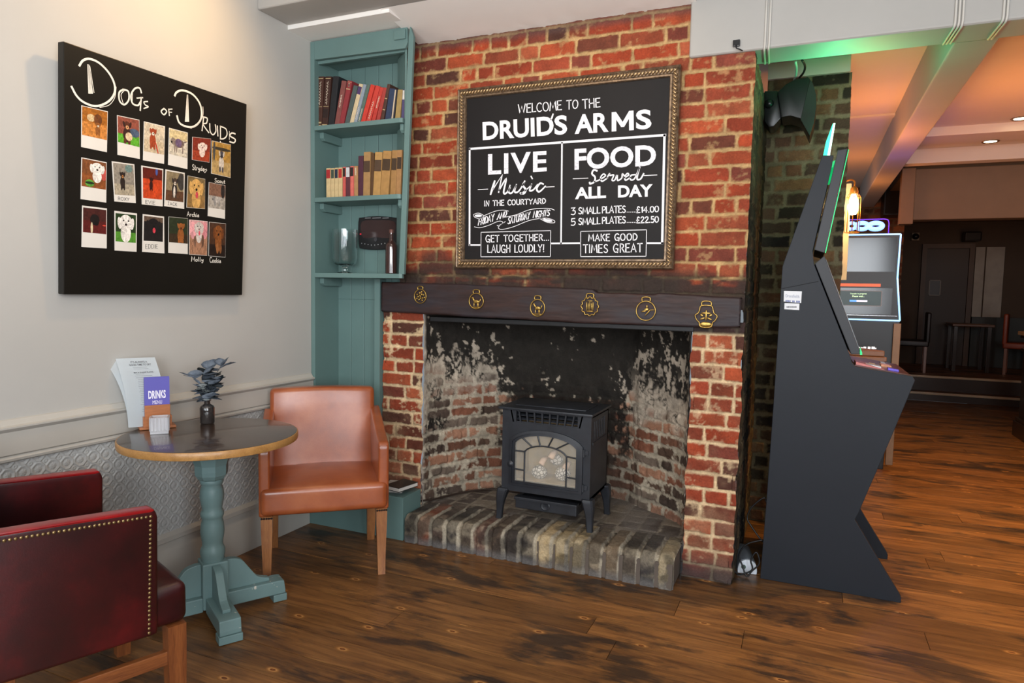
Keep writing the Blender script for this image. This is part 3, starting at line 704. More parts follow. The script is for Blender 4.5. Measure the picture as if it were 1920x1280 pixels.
TB = [(145, 195, 940, 165, 212, 520, '#4a2c22', 'brown leather book with gilt bands, first from the left on the top shelf', [(.03, .05, 'gilt'), (.4, .41, 'gilt'), (.44, .92, 'script'), (.95, .965, 'gilt'), (.08, .11, 'gilt')]),
 (203, 245, 940, 228, 285, 520, '#3e241c', 'brown leather book with gilt bands, second from the left on the top shelf', [(.03, .05, 'gilt'), (.4, .41, 'gilt'), (.44, .92, 'script'), (.95, .965, 'gilt'), (.18, .36, '#2a1a16')]),
 (256, 300, 937, 292, 350, 520, '#1f1f22', 'plain black book leaning beside the two brown leather books', []),
 (308, 345, 933, 365, 412, 560, '#7d4540', 'faded mauve red book leaning right of the black book', [(.4, .7, 'script')]),
 (347, 383, 930, 415, 463, 560, '#8a2f34', 'crimson book with gilt lines at its head, fifth on the top shelf', [(.8, .82, 'gilt'), (.86, .94, 'script'), (.96, .97, 'gilt')]),
 (387, 428, 928, 465, 503, 602, '#4a5654', 'grey green book leaning between the crimson and the cream book', []),
 (430, 467, 922, 512, 548, 588, '#cdb893', 'cream book with a purple label near its head', [(.74, .93, '#4a3560')]),
 (470, 495, 920, 549, 580, 590, '#8a94a0', 'thin pale blue grey book leaning beside the cream book', [(.1, .45, 'script')]),
 (497, 525, 918, 581, 610, 592, '#56685e', 'thin sage green book with pale lettering at its foot', [(.05, .4, 'script')]),
 (527, 565, 912, 611, 650, 596, '#c63a2c', 'bright red book, first of the four reds on the top shelf', []),
 (568, 612, 910, 654, 692, 606, '#c23c30', 'bright red book with white script down its spine', [(.08, .6, 'script')]),
 (615, 650, 908, 693, 722, 616, '#b8382e', 'bright red book, third of the four reds on the top shelf', [(.4, .75, 'script')]),
 (652, 690, 905, 723, 748, 618, '#a33a33', 'darker red book, last of the four reds on the top shelf', []),
 (697, 724, 900, 757, 785, 586, '#4a3026', 'tall dark brown book right of the four red books', [(.3, .32, 'gilt'), (.6, .62, 'gilt')]),
 (728, 786, 893, 776, 820, 627, '#2c3852', 'thick navy blue book on the top shelf', []),
 (788, 803, 893, 822, 833, 632, '#c4b096', 'very thin pale book between the navy and the tan one', []),
 (806, 818, 890, 834, 846, 632, '#22242e', 'very thin black book beside the tan one', []),
 (821, 866, 890, 848, 890, 633, '#9c8250', 'olive tan book near the right end of the top shelf', []),
 (872, 910, 893, 891, 922, 629, '#4b4468', 'violet book with a white label, last on the top shelf', [(.66, .96, '#d2cdc4')])]
for a, b, y0, c, d, y1, col, lab, bd in TB:
    shelfbook(S3, (a, y0), (b, y0), (c, y1), (d, y1), SHZ[0], 3.285, .125 if a < 640 else .085 if a < 720 else .045 if a < 800 else .016, col, lab, G1, bd)
G2 = 'books on the second shelf'
S4 = lambda x, y: (560+x/4.741, 270+y/4.741)
CR, RD = '#cdb384', '#c4564e'
SB = [(245, 284, 482, 243, 283, 214, CR, 'cream book with a red label, at the left end of the second shelf', [(.66, .95, '#a3272a')]),
 (287, 317, 481, 285, 316, 214, CR, 'cream book with a green label on the second shelf', [(.66, .95, '#3c4a3e')]),
 (319, 350, 480, 318, 349, 211, CR, 'cream book with a navy label on the second shelf', [(.66, .95, '#232a3c')]),
 (352, 387, 480, 351, 387, 208, CR, 'cream book with a red label, right of the navy-labelled one', [(.66, .95, '#b02c2a')]),
 (391, 416, 477, 390, 417, 203, RD, 'coral book with a black label, left of the white-labelled maroon one', [(.68, .96, '#26201e')]),
 (419, 455, 474, 418, 455, 200, '#5a2a33', 'maroon book with a white label on the second shelf', [(.66, .97, '#c8c8c8')]),
 (457, 489, 473, 456, 489, 196, '#d2665c', 'coral book with a black label, right of the white-labelled maroon one', [(.68, .96, '#26201e')]),
 (492, 525, 470, 491, 525, 195, '#a98054', 'short tan book in the middle of the second shelf', [(.7, .95, 'script')]),
 (529, 572, 468, 529, 575, 105, '#4a2434', 'tall plum coloured book in the middle of the second shelf', []),
 (575, 632, 467, 577, 643, 70, '#a17c4e', 'wide tan volume with a brown title band beside the plum book', [(.55, .80, '#4a3626')]),
 (635, 658, 466, 645, 676, 80, '#54391f', 'narrow brown volume between two tan volumes', []),
 (661, 722, 466, 678, 748, 73, '#b08850', 'tan volume with a torn head and a brown title band', [(.56, .82, '#4e3a2a')]),
 (725, 796, 465, 750, 828, 63, '#a67d48', 'tan volume with a dark band, third from the right end of the second shelf', [(.56, .82, '#43311f')]),
 (804, 860, 464, 830, 874, 56, '#9c7444', 'tan volume with a dark band, second from the right end of the second shelf', [(.56, .82, '#3e2d1e')]),
 (863, 906, 464, 876, 921, 53, '#a0764a', 'tan volume with a dark band, last on the second shelf', [(.58, .84, '#3a2a1e')])]
for a, b, y0, c, d, y1, col, lab, bd in SB:
    shelfbook(S4, (a, y0), (b, y0), (c, y1), (d, y1), SHZ[1], 3.29, .13 if a < 660 else .08 if a < 720 else .045 if a < 800 else .014, col, lab, G2, bd)
for (x0, y0, rz, z, col, w, l, lab) in ((-2.215, 3.245, .3, .2505, '#c9c4bc', .12, .17, 'white covered book lying flat on the teal plinth behind the tan chair, lower of two'), (-2.185, 3.225, -.18, .2765, '#2e2c2a', .115, .165, 'dark covered book lying flat on the teal plinth, upper of two')):
    b = empty('book', lab, 'book', (x0, y0, z), rz, 'books on the bookcase plinth')
    m = BM(); box(m, 0, w, 0, l, 0, .003, .001, 1); box(m, 0, w, 0, l, .022, .025, .001, 1); box(m, 0, .003, 0, l, 0, .025, .001, 1); obj('cover', m, clothmat(col, .45), b)
    m = BM(); box(m, .0032, w-.003, .003, l-.003, .0032, .0218); obj('pages', m, pbr('white_pages', '#d8d4cc', .7), b)

# ---------------------------------------------------------------- things on the third shelf
def glass(name, col=(1, 1, 1), rough=.02, ior=1.45):
    t = NT(name); f = t.noise(t.coord(), 9, 2); t.set(Base_Color=t.ramp(f, [(.3, tuple(c*.97 for c in col)), (.7, col)]), Roughness=rough, IOR=ior); t.b.inputs['Transmission Weight'].default_value = 1; return t.m
GLASS = glass('clear_glass', (.93, .98, .98))
hv = empty('glass_vase', 'clear footed hurricane glass standing on the third shelf of the bookcase', 'vase', (*hit(641, 511, 2, SHZ[2])[:2], SHZ[2]+.0005))
hv.location = (-2.555, 3.345, SHZ[2]+.0005)
bm = BM(); lathe(bm, [(.0, .052), (.048, .05), (.066, .062), (.073, .085), (.073, .262), (.070, .262), (.070, .088), (.063, .067), (.046, .056), (0, .058)], seg=40); obj('bowl', bm, GLASS, hv, angle=40)
bm = BM(); lathe(bm, [(0, 0), (.044, 0), (.045, .005), (.03, .010), (.016, .016), (.015, .03), (.02, .044), (.03, .051), (0, .051)], seg=32); obj('foot', bm, GLASS, hv, angle=40)
BLK = pbr('black_plastic', '#131316', .32, var=.15, vs=12)
sc = empty('scoreboard', 'black rounded electronic scoreboard hung on the back of the third shelf', 'scoreboard', (0, 0, 0))
yq = 3.462
Q = lambda x, y, d=0: hit(*S4(x, y), 1, yq-d)
out = smoothpts([(533, 668), (560, 652), (690, 640), (850, 652), (880, 668), (882, 790), (872, 905), (850, 925), (690, 940), (560, 930), (535, 905), (527, 790)], 4, True)
bm = BM(); prism(bm, [(Q(*p, .018)[0], Q(*p, .018)[2]) for p in out], 1, yq-.018, yq+.004, .004); obj('case', bm, BLK, sc)
bm = BM(); o2 = smoothpts([(562, 690), (700, 676), (852, 690), (848, 800), (800, 836), (690, 828), (590, 836), (558, 800)], 3, True)
prism(bm, [(Q(*p, .019)[0], Q(*p, .019)[2]) for p in o2], 1, yq-.0195, yq-.017); obj('screen', bm, pbr('dark_red_screen', '#2a1012', .2, coat=.5), sc)
RED = pbr('red_button', '#d8283a', .4, emis=.6)
for x in (550, 822):
    bm = BM(); p = Q(x, 800, .02); ball(bm, p, .005, sc=(1.3, .4, .8)); obj('red_lamp', bm, RED, sc)
GREYB = pbr('grey_button', '#a6a6a8', .4)
bm = BM(); p = Q(685, 848, .02); lathe(bm, [(0, 0), (.012, 0), (.011, .004), (0, .005)], seg=20); bmesh.ops.rotate(bm, verts=bm.verts, matrix=Matrix.Rotation(PI/2, 3, 'X')); bmesh.ops.translate(bm, verts=bm.verts, vec=p); obj('dial', bm, pbr('grey_dial', '#3a3a3e', .35), sc)
for k, x in enumerate((560, 588, 617, 646, 676, 706, 736, 766)):
    bm = BM(); p = Q(x, 900-18*abs(k-3.5)/3.5+ (0), .0195); ball(bm, p, .0032, 8, 6, (1, .5, 1)); obj('button', bm, GREYB, sc)
bm = BM()
for a, b in ((590, 640), (655, 730), (745, 800)): p = Q(a, 658, .0195); q = Q(b, 656, .0195); box(bm, p[0], q[0], p[1]-.0005, p[1]+.002, p[2]-.0015, p[2]+.002)
obj('printed_marks', bm, GREYB, sc)
bt = empty('bottle', 'dark brown glass bottle on the third shelf in front of the scoreboard', 'bottle', (*hit(733.5, 510, 1, 3.335)[:2], SHZ[2]+.0005))
AMB = NT('brown_glass'); AMB.set(Base_Color=AMB.ramp(AMB.noise(AMB.coord(), 20), [(.3, srgb('#2e1815')), (.7, srgb('#3a201c'))]), Roughness=.08); AMB.b.inputs['Coat Weight'].default_value = .6
bm = BM(); lathe(bm, [(0, 0), (.030, 0), (.034, .004), (.034, .155), (.033, .166), (.026, .178), (.017, .188), (.013, .200), (.013, .235), (0, .236)], seg=32, mod=lambda a, z: 1+.012*math.cos(a*22)*(z < .165)); obj('glass_body', bm, AMB.m, bt, angle=40)
bm = BM(); lathe(bm, [(0, .236), (.0145, .236), (.0145, .252), (.012, .256), (0, .256)], seg=24); obj('cap', bm, pbr('bottle_cap', '#6a4a44', .35, .3), bt, angle=40)

# ---------------------------------------------------------------- board of dog photographs on the left wall
B0 = np.array([-2.688, 1.746, 1.383]); B1 = np.array([-2.644, 1.746, 2.347])      # front face, leaning out at the top
bu = np.array([0, 1., 0]); bv = _n(B1-B0); bn = np.cross(bu, bv); bn = bn if bn[0] > 0 else -bn
BWd, BHt = .922, float(np.linalg.norm(B1-B0))
board = empty('display_board', 'large black display board of dog photos leaning off the grey left wall', 'display board', tuple(B0))
Rm = np.stack([bu, bn, bv], 1)
board.matrix_world = Matrix(((*Rm[0], B0[0]), (*Rm[1], B0[1]), (*Rm[2], B0[2]), (0, 0, 0, 1)))
bm = BM(); box(bm, 0, BWd, -.034, 0, 0, BHt, .003); obj('panel', bm, pbr('black_board', '#15130f', .42, var=.2, vs=2, spec=.4), board)
CHALK = pbr('chalk_white', '#e6e2d8', .8, var=.10, vs=120)
def onboard(px, py, off=0.0):       # pixel -> board coordinates (u, -, v)
    w = hitp(px, py, B0+bn*off, bn)-B0; return np.array([w.dot(bu), off, w.dot(bv)])
C1 = lambda x, y: (80+x/4.5714, 60+y/4.5714)
C2 = lambda x, y: (80+x/4.5714, 290+y/4.5714)
ribbon.N = Vector((0, 1, 0))
bm = BM()
def cut(nm):
    global bm
    obj(nm, bm, CHALK, board); bm = BM()
def bs_(pts, w, sm=True, conv=C1, taper=False):
    p = smoothpts(pts, 7) if sm else pts
    ribbon(bm, [onboard(*conv(*q), .0008) for q in p], w, taper)
bs_([(315, 288), (345, 245), (400, 230), (480, 262), (560, 340), (610, 430), (618, 510), (585, 575), (520, 620), (440, 634), (350, 600), (290, 545), (248, 468)], .0085)
bs_([(630, 470), (618, 560), (570, 625), (490, 646)], .0025)
for k in range(4): bs_([(388+k*1.5, 282), (398+k*9, 524)], .006, False)
bs_([(404, 290), (440, 518)], .0025, False)
bs_([(690, 492), (656, 520), (660, 590), (700, 622), (738, 580), (734, 510), (690, 492)], .007); bs_([(700, 500), (672, 540), (690, 610)], .0028)
bs_([(846, 520), (830, 480), (790, 485), (758, 540), (770, 610), (815, 628), (838, 600)], .007); bs_([(845, 560), (836, 672)], .006, False); bs_([(808, 566), (858, 562)], .005, False); bs_([(770, 520), (768, 590)], .0028)
bs_([(900, 595), (868, 600), (880, 625), (905, 640), (868, 655)], .005)
cut('title_word'); bs_([(1040, 655), (1016, 680), (1040, 708), (1062, 680), (1040, 655)], .006); bs_([(1080, 660), (1086, 716)], .005, False); bs_([(1078, 662), (1110, 660)], .004, False); bs_([(1080, 686), (1106, 688)], .004, False)
cut('title_word'); bs_([(1132, 545), (1150, 515), (1200, 500), (1280, 530), (1340, 600), (1362, 680), (1350, 760), (1290, 812), (1220, 806), (1170, 775), (1152, 720)], .009)
bs_([(1374, 640), (1372, 720), (1330, 795), (1270, 825)], .0028)
for k in range(4): bs_([(1240+k*.8, 540), (1224+k*9, 766)], .0055, False)
bs_([(1380, 730), (1366, 845)], .006, False); bs_([(1376, 728), (1410, 740), (1404, 780), (1376, 792), (1424, 862)], .006)
bs_([(1432, 785), (1436, 850), (1460, 880), (1484, 850), (1480, 795)], .006); bs_([(1498, 805), (1502, 890)], .006, False)
bs_([(1524, 810), (1524, 912)], .006, False); bs_([(1522, 808), (1570, 830), (1580, 880), (1556, 912), (1522, 915)], .006); bs_([(1600, 850), (1600, 920)], .0028, False)
bs_([(1650, 872), (1620, 866), (1606, 890), (1650, 920), (1640, 948), (1604, 940)], .007); bs_([(1522, 938), (1526, 944)], .005, False)
def bw(text, q, conv, w, gap=.14, slant=0): write(bm, text, [onboard(*conv(*p), .0008) for p in q], w, gap, slant)
cut('title_word'); bw('Stryda', [(1283, 128), (1385, 140), (1385, 100), (1283, 82)], C2, .0028); bs_([(1390, 155), (1372, 132), (1382, 120), (1392, 130), (1404, 122), (1408, 132), (1390, 155)], .0022, False, C2)
cut('chalk_name'); bw('Scout', [(1475, 236), (1563, 246), (1563, 215), (1475, 200)], C2, .0028); cut('chalk_name'); bw('Archie', [(1238, 525), (1340, 534), (1340, 500), (1238, 486)], C2, .0028)
cut('chalk_name'); bw('Molly', [(1275, 914), (1378, 914), (1378, 880), (1275, 872)], C2, .003); cut('chalk_name'); bw('Cookie', [(1432, 922), (1528, 926), (1528, 892), (1432, 876)], C2, .003)
cut('chalk_name'); bm.free()
# ---- the photographs
CARD = pbr('white_photo_card', '#dcd8d0', .55, var=.03)
PICT = vcol('photo_print', .4)
def photo(conv, q, picq, bg, dog, label, name=None):
    """q, picq: corners tl tr br bl in the photo; bg: colours (upper, lower, split); dog: list of shapes"""
    c = [onboard(*conv(*p), .0012) for p in q]; O = sum(c)/4
    o = empty('photo_print', label, 'photograph', (0, 0, 0), 0, 'dog photographs on the black board'); o.matrix_world = board.matrix_world @ Matrix.Translation(Vector(O))
    m = BM(); A = [m.verts.new(Vector(x-O)+Vector((0, .0006, 0))) for x in c]; B = [m.verts.new(Vector(x-O)+Vector((0, -.0008, 0))) for x in c]
    m.faces.new(A); m.faces.new(B[::-1])
    for i in range(4): m.faces.new((A[i], B[i], B[(i+1) % 4], A[(i+1) % 4]))
    obj('card', m, CARD, o)
    pc = [onboard(*conv(*p), .0012)-O for p in picq]; tl, tr, br, bl = pc
    F = []
    def P(u, v, k): return bil((bl, br, tr, tl), min(max(u, .01), .99), min(max(v, .01), .99))+np.array([0, .0009+k*.00012, 0])
    N = 14; rr = random.Random(label)
    up, lo, sp = bg
    for i in range(N):
        for j in range(N):
            v = j/N; base = np.array(srgb(up if v >= sp else lo))*(.75+.5*rr.random())
            F.append(([P(i/N, j/N, 0), P((i+1)/N, j/N, 0), P((i+1)/N, (j+1)/N, 0), P(i/N, (j+1)/N, 0)], base))
    for k, (cx, cy, rx, ry, ang, col) in enumerate(dog):
        n = 18; ca, sa = math.cos(ang), math.sin(ang); colr = np.array(srgb(col))
        ringp = [P(cx+rx*math.cos(t)*ca-ry*math.sin(t)*sa*.7, cy+rx*math.cos(t)*sa*.7+ry*math.sin(t)*ca, k+1) for t in np.linspace(0, 2*PI, n, endpoint=False)]
        ctr = P(cx, cy, k+1)
        for i in range(n): F.append(([ctr, ringp[i], ringp[(i+1) % n]], colr*(.72+.5*rr.random())))
    V = []; fa = []; cc = []
    for vs, co in F:
        fa.append(list(range(len(V), len(V)+len(vs)))); V += [tuple(x) for x in vs]; cc += [(*co, 1)]*len(vs)
    me = bpy.data.meshes.new('picture'); me.from_pydata(V, [], fa); at = me.attributes.new('Col', 'FLOAT_COLOR', 'POINT'); at.data.foreach_set('color', np.array(cc, np.float32).reshape(-1))
    link('picture', me, PICT, o)
    if name:
        t, nq = name; m = BM(); ribbon.N = Vector((0, 1, 0)); write(m, t, [onboard(*conv(*p), .0012)-O+np.array([0, .001, 0]) for p in nq], .0018, .2)
        obj('pen_name', m, INK, o)
INK = pbr('pen_ink', '#2a2a30', .6)
def sit(x, y, s, c, face=None, d=None):     # a sitting dog
    d = d or c
    return [(x, y-.12*s, .15*s, .24*s, 0, c), (x-.08*s, y-.33*s, .05*s, .10*s, 0, d), (x+.08*s, y-.33*s, .05*s, .10*s, 0, d), (x+.01*s, y+.18*s, .12*s, .12*s, 0, d), (x-.11*s, y+.20*s, .045*s, .10*s, .4, c), (x+.13*s, y+.20*s, .045*s, .10*s, -.4, c), (x+.01*s, y+.11*s, .06*s, .06*s, 0, face or d), (x+.01*s, y+.12*s, .025*s, .02*s, 0, '#141010')]
def face(x, y, s, c, nose='#161212', tongue=None, ear=None):
    r = [(x, y-.38*s, .26*s, .34*s, 0, c), (x, y, .34*s, .30*s, 0, c), (x-.32*s, y-.02*s, .10*s, .22*s, .2, ear or c), (x+.32*s, y-.02*s, .10*s, .22*s, -.2, ear or c), (x, y-.08*s, .16*s, .13*s, 0, c)]
    if tongue: r.append((x+.03*s, y-.24*s, .08*s, .12*s, 0, tongue))
    return r+[(x-.13*s, y+.08*s, .035*s, .03*s, 0, '#0d0b0b'), (x+.13*s, y+.08*s, .035*s, .03*s, 0, '#0d0b0b'), (x, y-.06*s, .06*s, .045*s, 0, nose)]
def stand(x, y, s, c, d=None):
    d = d or c
    return [(x, y, .28*s, .16*s, .1, c), (x-.2*s, y-.2*s, .035*s, .16*s, 0, d), (x-.1*s, y-.2*s, .035*s, .16*s, 0, d), (x+.2*s, y-.2*s, .035*s, .16*s, 0, d), (x-.28*s, y+.04*s, .13*s, .13*s, 0, d), (x+.32*s, y+.1*s, .12*s, .025*s, .5, c), (x-.36*s, y-.0*s, .04*s, .04*s, 0, '#141010')]
LB = 'photo of '
photo(C1, [(332, 628), (558, 680), (550, 1030), (330, 985)], [(335, 632), (556, 684), (552, 930), (334, 882)], ('#a3621f', '#c47e3a', .5), [(.35, .66, .16, .13, 0, '#d2b68a'), (.62, .64, .16, .2, 0, '#6b3d1e')]+sit(.62, .36, .62, '#8a5428', '#e8d8c0'), LB+'two brown dogs on an orange floor, top left corner of the black board')
photo(C1, [(637, 712), (828, 752), (832, 1088), (642, 1052)], [(639, 716), (826, 755), (831, 990), (642, 942)], ('#8a4a3a', '#5aa52c', .32), [(.75, .48, .25, .16, 0, '#4a5a70')]+sit(.42, .5, 1.2, '#38201a', '#d8a070', '#5c3020')+[(.5, .3, .16, .16, 0, '#dcbf9a')], LB+'black and tan dog on bright green grass, second in the top row')
photo(C1, [(868, 765), (1048, 808), (1040, 1130), (860, 1098)], [(870, 769), (1045, 811), (1041, 1055), (864, 1022)], ('#cdbfa6', '#c4b294', .4), sit(.42, .55, 1.0, '#9c4222', '#e8dccb')+[(.62, .2, .03, .25, .5, '#c43a24')], LB+'reddish dog on a red lead on pale paving, third in the top row')
photo(C1, [(1083, 820), (1243, 862), (1240, 1175), (1075, 1138)], [(1084, 824), (1241, 864), (1240, 1085), (1078, 1045)], ('#cdbb8e', '#c9c0ae', .6), stand(.52, .5, 1.05, '#75615a', '#8c7c70')+[(.5, .52, .17, .16, 0, '#6f5a78')], LB+'grey dog in a patterned purple coat, fourth in the top row')
photo(C1, [(1283, 898), (1443, 915), (1428, 1118), (1280, 1095)], [(1283, 898), (1443, 915), (1428, 1118), (1280, 1095)], ('#7d2c1c', '#9a3c22', .4), face(.55, .62, .62, '#e4cfc4', '#7a3a4a'), LB+'white dog on a red brown floor above the chalked name with a heart')
photo(C1, [(1450, 930), (1612, 965), (1610, 1250), (1445, 1212)], [(1450, 930), (1612, 965), (1610, 1250), (1445, 1212)], ('#a8813c', '#b09460', .4), [(.5, .8, .5, .05, 0, '#3a3428'), (.12, .7, .06, .3, 0, '#4a4a48')]+sit(.5, .48, .9, '#c9bfb2', '#3a3a40', '#4a4850'), LB+'small pale dog against yellow brickwork, at the right end of the top row')
photo(C2, [(332, 22), (548, 65), (544, 410), (325, 380)], [(336, 28), (545, 70), (543, 303), (330, 270)], ('#7d4a28', '#8a4e26', .5), [(.9, .55, .14, .22, 0, '#c8544a')]+face(.62, .72, .72, '#ece6dc')+[(.32, .16, .18, .13, 0, '#5c9c3a'), (.32, .17, .18, .05, 0, '#20301c')], LB+'white dog looking up behind a green packet, left end of the middle row')
photo(C2, [(592, 55), (785, 82), (798, 415), (615, 400)], [(600, 64), (778, 88), (790, 355), (616, 343)], ('#8d8578', '#a59a84', .3), [(.75, .86, .18, .12, 0, '#6a8580')]+sit(.42, .5, .8, '#2a211c', '#b0743c'), LB+'black dog on grey paving, second in the middle row', ('ROXY', [(645, 388), (740, 396), (740, 370), (645, 360)]))
photo(C2, [(845, 92), (1033, 122), (1028, 443), (850, 425)], [(855, 102), (1026, 130), (1024, 388), (858, 372)], ('#5c1c10', '#c4441c', .62), [(.7, .9, .06, .12, 0, '#4a5a9c')]+sit(.42, .52, .6, '#33130e', '#4a1c12'), LB+'small dark dog on a red orange floor, third in the middle row', ('EVIE', [(880, 418), (962, 428), (962, 398), (880, 388)]))
photo(C2, [(1052, 125), (1217, 155), (1212, 465), (1042, 440)], [(1060, 135), (1210, 162), (1207, 410), (1050, 390)], ('#8a7a5c', '#5a3c28', .35), [(.85, .7, .2, .3, 0, '#3c3834')]+sit(.48, .5, 1.0, '#2c2522', '#e0d4c4', '#4a3a30')+[(.46, .32, .06, .2, 0, '#e4dace')], LB+'black and white dog sitting beside a grey fence, fourth in the middle row', ('JACK', [(1070, 430), (1150, 440), (1150, 414), (1070, 402)]))
photo(C2, [(1243, 178), (1392, 208), (1390, 466), (1233, 452)], [(1243, 178), (1392, 208), (1390, 466), (1233, 452)], ('#7a6540', '#8a6a3c', .4), face(.5, .66, .95, '#d2a45e', tongue='#c84a52'), LB+'fluffy golden dog with its tongue out, in the middle row')
photo(C2, [(1425, 235), (1565, 262), (1562, 550), (1415, 525)], [(1425, 235), (1565, 262), (1562, 475), (1418, 453)], ('#7c5a48', '#a39c92', .5), [(.85, .75, .12, .3, 0, '#2e2826')]+stand(.5, .36, .7, '#c2bcb4', '#8d8a88'), LB+'grey dog lying before a brick wall, right end of the middle row')
photo(C2, [(338, 435), (550, 460), (548, 803), (333, 790)], [(344, 448), (546, 472), (546, 684), (342, 664)], ('#46201c', '#5a1c1a', .5), [(.5, .55, .2, .22, 0, '#1c1716'), (.55, .42, .12, .1, 0, '#141010'), (.37, .2, .05, .24, 0, '#d8c4a0'), (.9, .35, .08, .03, 0, '#d84a3a')], LB+'black dog with a bone on red, left end of the bottom row')
photo(C2, [(615, 480), (808, 503), (804, 832), (617, 820)], [(622, 496), (800, 516), (799, 758), (622, 744)], ('#243a1c', '#4f8a2c', .35), face(.5, .68, .95, '#eae4dc', '#3a3030'), LB+'fluffy white dog on green grass, second in the bottom row')
photo(C2, [(858, 508), (1040, 530), (1043, 845), (853, 832)], [(866, 520), (1032, 540), (1030, 748), (862, 738)], ('#5c4a3c', '#1c1a1a', .75), face(.5, .66, .9, '#1d1a1a', '#0c0c0c', '#d84452'), LB+'black dog with a pink tongue, third in the bottom row', ('EDDIE', [(880, 805), (985, 803), (985, 768), (880, 766)]))
photo(C2, [(1080, 530), (1243, 545), (1243, 852), (1077, 840)], [(1080, 530), (1243, 545), (1243, 765), (1079, 750)], ('#2c3420', '#3a2c1c', .3), sit(.62, .45, 1.15, '#9c5c2c', '#7a431e'), LB+'brown dog against a dark green ground, fourth in the bottom row')
photo(C2, [(1257, 555), (1413, 570), (1408, 865), (1255, 855)], [(1257, 555), (1413, 570), (1408, 865), (1255, 855)], ('#d8a0a0', '#a5785c', .55), [(.2, .7, .18, .25, 0, '#e4a0a4'), (.85, .72, .14, .25, 0, '#d88a90')]+face(.52, .78, .6, '#cfc4bc', '#8a5a5a', '#e05a6a')+[(.3, .4, .07, .16, 0, '#7a5a48'), (.72, .42, .07, .18, 0, '#6a4c3c')], LB+'grey dog between pink sleeves, in the bottom row')
photo(C2, [(1427, 575), (1570, 590), (1565, 880), (1422, 868)], [(1427, 575), (1570, 590), (1565, 880), (1422, 868)], ('#4a3020', '#241812', .3), face(.55, .7, .75, '#8a5026', ear='#73401e')+[(.5, .25, .08, .16, 0, '#9a6238'), (.68, .25, .07, .15, 0, '#8a5630')], LB+'curly brown dog on a dark floor, right end of the bottom row')

# ---------------------------------------------------------------- framed chalk sign
YS = 3.392
sign = empty('framed_sign', 'black chalk sign in a rope-carved bronze frame on the brick above the mantel', 'sign', (0, 0, 0))
C5 = lambda x, y: (850+x/3.2, 110+y/3.2)
def os_(x, y, off=.0008): p = hit(*C5(x, y), 1, YS-off); return np.array(p)
fx0, fx1, fz0, fz1 = -1.820, -.608, 1.552, 2.532
bm = BM(); box(bm, fx0+.03, fx1-.03, YS, YS+.014, fz0+.03, fz1-.03); obj('panel', bm, pbr('black_chalkboard', '#191718', .6, var=.15, spec=.25, vs=3), sign)
FRM = NT('bronze_frame'); FRM.set(Base_Color=FRM.ramp(FRM.noise(FRM.coord(), 60, 5), [(.3, srgb('#4a3a2c')), (.7, srgb('#85705a'))]), Roughness=.38, Metallic=.55); FRM.bump(FRM.noise(FRM.coord(), 300, 2), .35, .002)
bm = BM(); fw = .052
prof = [(0, .02), (0, -.014), (.006, -.020), (.012, -.016), (.014, -.012), (.034, -.008), (.040, -.012), (.048, -.012), (fw, -.004), (fw, .012)]
cor = [(fx0, fz0, 1, 1), (fx1, fz0, -1, 1), (fx1, fz1, -1, -1), (fx0, fz1, 1, -1)]
rg = [[bm.verts.new((x+sx*a, YS+b, z+sz*a)) for a, b in prof] for x, z, sx, sz in cor]
for i in range(4):
    A, B = rg[i], rg[(i+1) % 4]
    for j in range(len(prof)): bm.faces.new((A[j], B[j], B[(j+1) % len(prof)], A[(j+1) % len(prof)]))
fr = obj('frame', bm, FRM.m, sign)
ROPE = NT('bronze_rope'); ROPE.set(Base_Color=ROPE.ramp(ROPE.noise(ROPE.coord(), 90, 3), [(.3, srgb('#7c6244')), (.7, srgb('#c8aa80'))]), Roughness=.3, Metallic=.7)
bm = BM(); rc = .024; yo = YS-.014
def bead(x, z, ang):
    t = bmesh.new(); bmesh.ops.create_uvsphere(t, u_segments=8, v_segments=5, radius=1)
    for v in t.verts:
        a, b, c = v.co.x*.0062, v.co.y*.010, v.co.z*.0140; v.co = Vector((x+a*math.cos(ang)-c*math.sin(ang), yo+b, z+a*math.sin(ang)+c*math.cos(ang)))
    merge(bm, t)
n = int((fx1-fx0-.05)/.0175)
for i in range(n+1):
    x = fx0+rc+(fx1-fx0-2*rc)*i/n; bead(x, fz0+rc, -.7); bead(x, fz1-rc, -.7)
n = int((fz1-fz0-.05)/.0175)
for i in range(1, n):
    z = fz0+rc+(fz1-fz0-2*rc)*i/n; bead(fx0+rc, z, PI/2-.7); bead(fx1-rc, z, PI/2-.7)
obj('rope_moulding', bm, ROPE.m, fr, smooth=True)
SCH = NT('sign_chalk'); SCH.set(Base_Color=SCH.ramp(SCH.noise(SCH.coord((1, 1, 3)), 70, 5, .7), [(.32, srgb('#9a99a6')), (.46, srgb('#dcdbe2'))]), Roughness=.8)
SCW = pbr('sign_white', '#e2e1e6', .8, var=.04, vs=80)
ribbon.N = Vector((0, -1, 0))
def Q4(bl, br, tr, tl): return [os_(*bl), os_(*br), os_(*tr), os_(*tl)]
def word(t, q, off, m=SCW, sp=1.0):
    b = BM(); bold(b, t, q, off, sp); obj('bold_word', b, m, sign)
word('DRUID', Q4((177, 490), (603, 459), (600, 343), (175, 381)), .03); word('S', Q4((607, 460), (683, 452), (683, 336), (606, 343)), .03)
word('AR', Q4((728, 452), (932, 438), (930, 321), (730, 336)), .03); word('S', Q4((1096, 427), (1190, 420), (1186, 302), (1096, 308)), .03)
mq = Q4((950, 437), (1083, 428), (1081, 311), (950, 321)); bm = BM()
bm.faces.new([bm.verts.new(bil(mq, a, b)) for a, b in ((0, 0), (0, 1), (.2, 1), (.5, .46), (.8, 1), (1, 1), (1, 0), (.79, 0), (.79, .60), (.57, .20), (.43, .20), (.21, .60), (.21, 0))]); obj('bold_word', bm, SCW, sign)
